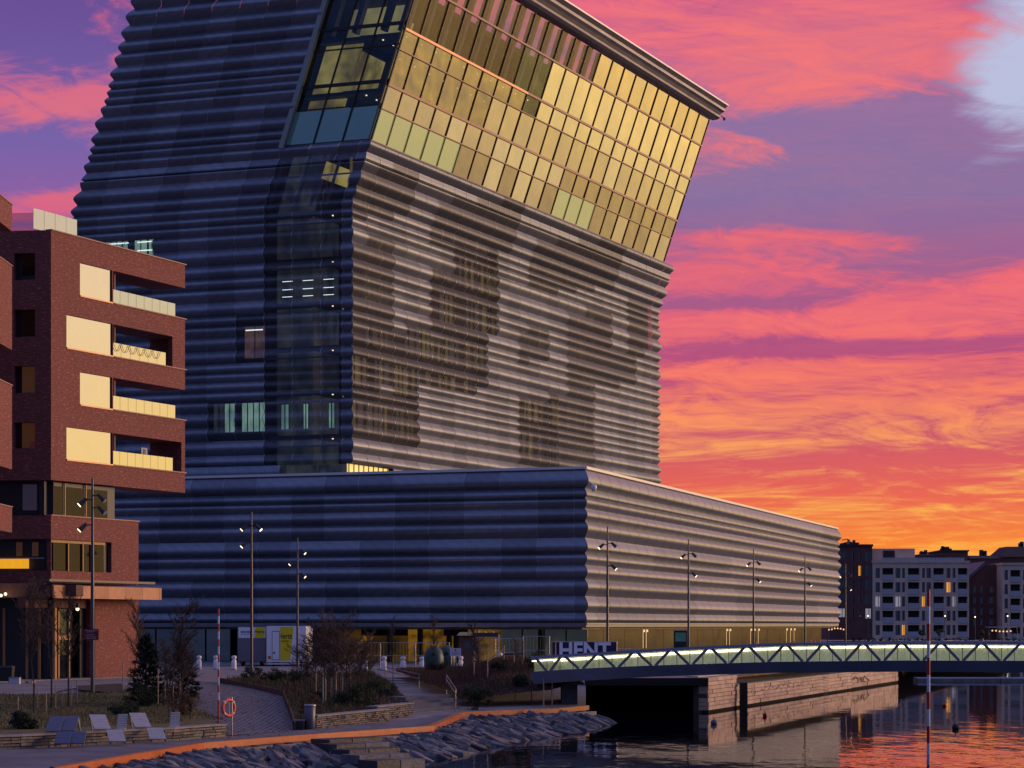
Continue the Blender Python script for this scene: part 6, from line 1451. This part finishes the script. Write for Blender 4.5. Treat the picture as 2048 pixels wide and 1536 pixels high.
def bush(px, pb, wpx, hpx, mats, label, n=700, s=.085, group='dark bushes of the garden beds', cat='bush'):
    p = gp(px, pb)
    if px > 925 and pb < 1412: p.z += MOUND(p.x, p.y) * .9
    w = wpx * p.y / F; h = hpx * p.y / F; t = thing('bush', label, cat, p, group=group)
    mb = MB(); leaf_blob(mb, (0, 0, h * .5), w / 2, w / 2, h * .52, int(n * 1.5), rv, s); mb.build('foliage', mats, t)
    mb = MB()
    for k in range(5): mb.tube((0, 0, -.05), (rv.uniform(-.5, .5) * w * .6, rv.uniform(-.4, .4) * w * .6, h * .75), .02, .008, 4, cap=False)
    mb.build('stem', BARK, t)
D = [LFD, LFB]
for px, pb, w, h, lab, n in ((45, 1474, 58, 52, 'round dark bush at the left, next to the blue loungers', 900), (245, 1442, 66, 42, 'spreading dark bush in front of the conifer', 900), (290, 1425, 60, 60, 'loose green shrub at the foot of the conifer', 700), (505, 1368, 44, 36, 'dark bush at the corner of the path, below the lamp by the trucks', 700), (550, 1372, 60, 42, 'wide dark bush under the white truck', 900), (598, 1378, 44, 40, 'dark bush between the truck and the bare trees', 700), (640, 1412, 36, 34, 'low dark shrub behind the waste bin', 500), (708, 1424, 92, 52, 'large dark juniper above the tan stone wall', 1400), (745, 1392, 60, 36, 'dark shrub left of the narrow stairs', 700), (775, 1402, 50, 30, 'small dark shrub below the narrow stairs', 500), (955, 1420, 58, 56, 'dark bush above the right end of the wide stairs', 1000), (1075, 1368, 46, 46, 'black bush against the left end of the bridge', 800), (1105, 1405, 60, 30, 'low dark shrub under the bridge end', 600), (1040, 1408, 46, 34, 'small dark shrub on the brown bank left of the bridge end', 600), (1000, 1375, 44, 34, 'dark shrub below the wire cages', 600), (1130, 1400, 40, 34, 'dark shrub beside the bridge abutment', 500)):
    bush(px, pb, w, h, D, lab, n)
bush(876, 1362, 44, 42, [LFB, LFB], 'dense black ball-shaped bush beside the bottle banks', 1500, .07, 'clipped dark balls')
for px, pb, w, h, lab in ((345, 1445, 70, 95, 'tall brown twiggy shrub beside the conifer'), (378, 1445, 40, 70, 'brown shrub at the bend of the path'), (620, 1440, 46, 60, 'dry brown shrub left of the juniper'), (660, 1360, 60, 70, 'dry brown shrub in front of the right end of the white truck'), (720, 1350, 50, 60, 'dry brown shrub behind the middle bed')):
    bush(px, pb, w, h, [LFR, BARK], lab, 420, .075, 'dry brown shrubs', 'shrub')
# conifers
def conifer(px, pb, ptop, wpx, label):
    p = gp(px, pb); h = H + (HY - ptop) * p.y / F - p.z; w = wpx * p.y / F / 2; t = thing('conifer', label, 'tree', p, group='dark conifers in the left garden')
    mb = MB(); mb.tube((0, 0, -.1), (0, 0, h), .07, .01, 6); mb.build('trunk', BARK, t)
    mb = MB(); k = 0; z = .25
    while z < h - .05:
        f = 1 - z / h; L = w * (f ** .75) * rv.uniform(.65, 1.15) + .06; a = k * 2.4 + rv.uniform(-.3, .3); d = Vector((math.cos(a), math.sin(a), .22)); k += 1
        for j in range(int(26 + 95 * L)):
            u = rv.random() ** .7; q = Vector((0, 0, z)) + d * (L * u) + Vector((rv.gauss(0, .06), rv.gauss(0, .06), rv.gauss(0, .05) - .12 * u * u)); v = (d + Vector((rv.uniform(-.9, .9), rv.uniform(-.9, .9), rv.uniform(-.2, .8)))).normalized() * rv.uniform(.10, .20); b = v.cross(Vector((rv.random(), rv.random(), 1))).normalized() * .035
            mb.face([q - b, q + b, q + v], rv.choice((0, 1)))
        z += .05
    mb.build('crown', [LFC, LFD], t)
conifer(292, 1420, 1268, 100, 'tall dark conifer beside the brick building corner'); conifer(362, 1408, 1288, 78, 'shorter loose conifer right of the tall one, mixed with bare twigs')
# grass and ground cover in the beds
def in_poly(x, y, P):
    c = False
    for i in range(len(P)):
        a, b = P[i], P[i - 1]
        if (a.y > y) != (b.y > y) and x < (b.x - a.x) * (y - a.y) / (b.y - a.y) + a.x: c = not c
    return c
def cover(name, poly, n, mats, hgt, w, dz, seed, label_kind='stuff'):
    P_ = [gp(*q) if not isinstance(q, Vector) else q for q in poly]; rnd = random.Random(seed); mb = MB(); x0, x1 = min(p.x for p in P_), max(p.x for p in P_); y0, y1 = min(p.y for p in P_), max(p.y for p in P_); c = 0
    while c < n:
        x, y = rnd.uniform(x0, x1), rnd.uniform(y0, y1)
        if not in_poly(x, y, P_): c += .2; continue
        c += 1; k = mnoise.noise(Vector((x * .5, y * .3, seed))); hh = hgt * rnd.uniform(.4, 1.2) * (1 + .8 * k); z = gz(x, y) + (dz(x, y) if callable(dz) else dz) - .03; a = rnd.uniform(0, 6.3); dx, dy = math.cos(a) * w, math.sin(a) * w; ln = rnd.uniform(-.4, .4) * hh
        mb.face([(x - dx, y - dy, z), (x + dx, y + dy, z), (x + ln, y + ln * .5, z + hh)], 0 if k > rnd.uniform(-.4, .4) else 1)
    o = mb.build(name, mats); o['kind'] = 'stuff'; return o
GT = mat('grass_tan', (.20, .15, .06), .9); GG = mat('grass_green', (.06, .075, .02), .9); GB2 = mat('grass_brown', (.10, .055, .03), .9)
cover('grass', [(-40, 1478), (170, 1470), (340, 1462), (400, 1452), (450, 1454), (385, 1428), (400, 1400), (330, 1385), (200, 1398), (-40, 1402)], 26000, [GT, GG], .14, .02, .3, 1)
cover('ground_cover', [(600, 1456), (700, 1448), (830, 1418), (800, 1395), (740, 1352), (600, 1358), (450, 1368), (566, 1394), (588, 1455)], 16000, [GB2, GG], .30, .025, .25, 2)
cover('ground_cover', [(912, 1415), (1000, 1414), (1100, 1411), (1165, 1404), (1150, 1372), (1060, 1360), (960, 1352), (870, 1352), (790, 1356), (850, 1385), (905, 1402)], 26000, [GB2, mat('grass_rust', (.13, .045, .03), .9)], .26, .025, lambda x, y: .05 + MOUND(x, y), 3)
# ------------------------------------------------------------------ far shore terrace
for px, lab in ((1845, 'small potted tree before the left part of the pale block'), (1880, 'yellowish potted tree before the middle of the pale block'), (1963, 'green potted tree before the gabled block')):
    Y = 511; p = Vector(((px - CX) / F * Y, Y, 1.0)); t = thing('potted_tree', lab, 'tree', p, group='potted trees on the far shore'); mb = MB(); leaf_blob(mb, (0, 0, 2.1), .9, .9, 1.0, 260, rv, .3); mb.build('foliage', [mat('pot_leaf', (.06, .10, .02), .8), LFD], t); mb = MB(); mb.lathe([(.35, 0), (.5, .8), (.4, .8)], n=8); mb.build('pot', mat('pot_tan', (.3, .25, .2), .8), t); mb = MB(); mb.tube((0, 0, .7), (0, 0, 1.9), .06); mb.build('trunk', BARK, t)
for px0, px1, yl, lab in ((1655, 1690, 1258, 'festoon of warm bulbs at the end of the museum wing'), (1981, 2025, 1262, 'row of warm bulbs under the awning on the far shore')):
    Y = 346 if px0 < 1700 else 508; t = thing('string_lights', lab, 'string lights', (((px0 + px1) / 2 - CX) / F * Y, Y, 3), world_built=True); X = lambda p: (p - CX) / F * Y; zz = H - (yl - HY) / F * Y
    mb = MB(); mb.tube((X(px0), Y, zz + .2), (X(px1), Y, zz + .2), .03, n=4)
    for q in (px0, px1): mb.tube((X(q), Y, 1), (X(q), Y, zz + .3), .06, n=5)
    mb.build('cable', BLK, t)
    for k in range(6): mb = MB(); mb.ball((X(px0 + (px1 - px0) * (k + .5) / 6), Y, zz + rv.uniform(-.1, .1)), .2 if Y > 400 else .13, 0, 6); mb.build('bulb', mat('bulb', (.9, .6, .4), .5, emit=lin(255, 190, 130), es=1.1), t)
Y = 508; mb = MB(); X = lambda p: (p - CX) / F * Y; Zf = lambda p: H - (p - HY) / F * Y
t = thing('terrace_awning', 'long flat white awning over the terrace at the right on the far shore', 'awning', (X(2005), Y, 1), world_built=True); mb.box(X(1976), X(2036), Y, Y + 3, Zf(1255), Zf(1253.5)); mb.build('canopy', mat('awning_white', (.6, .62, .66), .6), t)
for q in (1978, 2006, 2034): mb = MB(); mb.tube((X(q), Y + .1, 1), (X(q), Y + .1, Zf(1255)), .06, n=5); mb.build('post', POLE, t)
t = thing('terrace_hedge', 'row of low dark planters along the edge of the far shore', 'hedge', (X(1900), 509, 1), world_built=True)
for k in range(26):
    px = 1695 + k * 14; mb = MB(); leaf_blob(mb, (X(px), 509, 1.5), .8, .4, .5, 90, rv, .22); o = mb.build('hedge_clump', [LFD, LFB], t)

rl = random.Random(77); mb = MB(); PT = [gp(*q) for q in ((455, 1473), (585, 1463), (566, 1394), (440, 1367), (395, 1362), (400, 1400), (385, 1428), (455, 1452))]; n_ = 0
while n_ < 900:
    x, y = rl.uniform(-16, -4), rl.uniform(84, 140)
    if y > 95 and not in_poly(x, y, PT): continue
    if y <= 95 and x > edge_x(y) - .8: continue
    n_ += 1; z = gz(x, y) + .05; a = rl.uniform(0, 6.3); c_, s_2 = math.cos(a) * .05, math.sin(a) * .05; mb.face([(x - c_, y - s_2, z), (x + s_2, y - c_, z + .01), (x + c_, y + s_2, z + .02), (x - s_2, y + c_, z)], rl.choice((0, 1)))
o = mb.build('fallen_leaves', [LFR, GT]); o['kind'] = 'stuff'
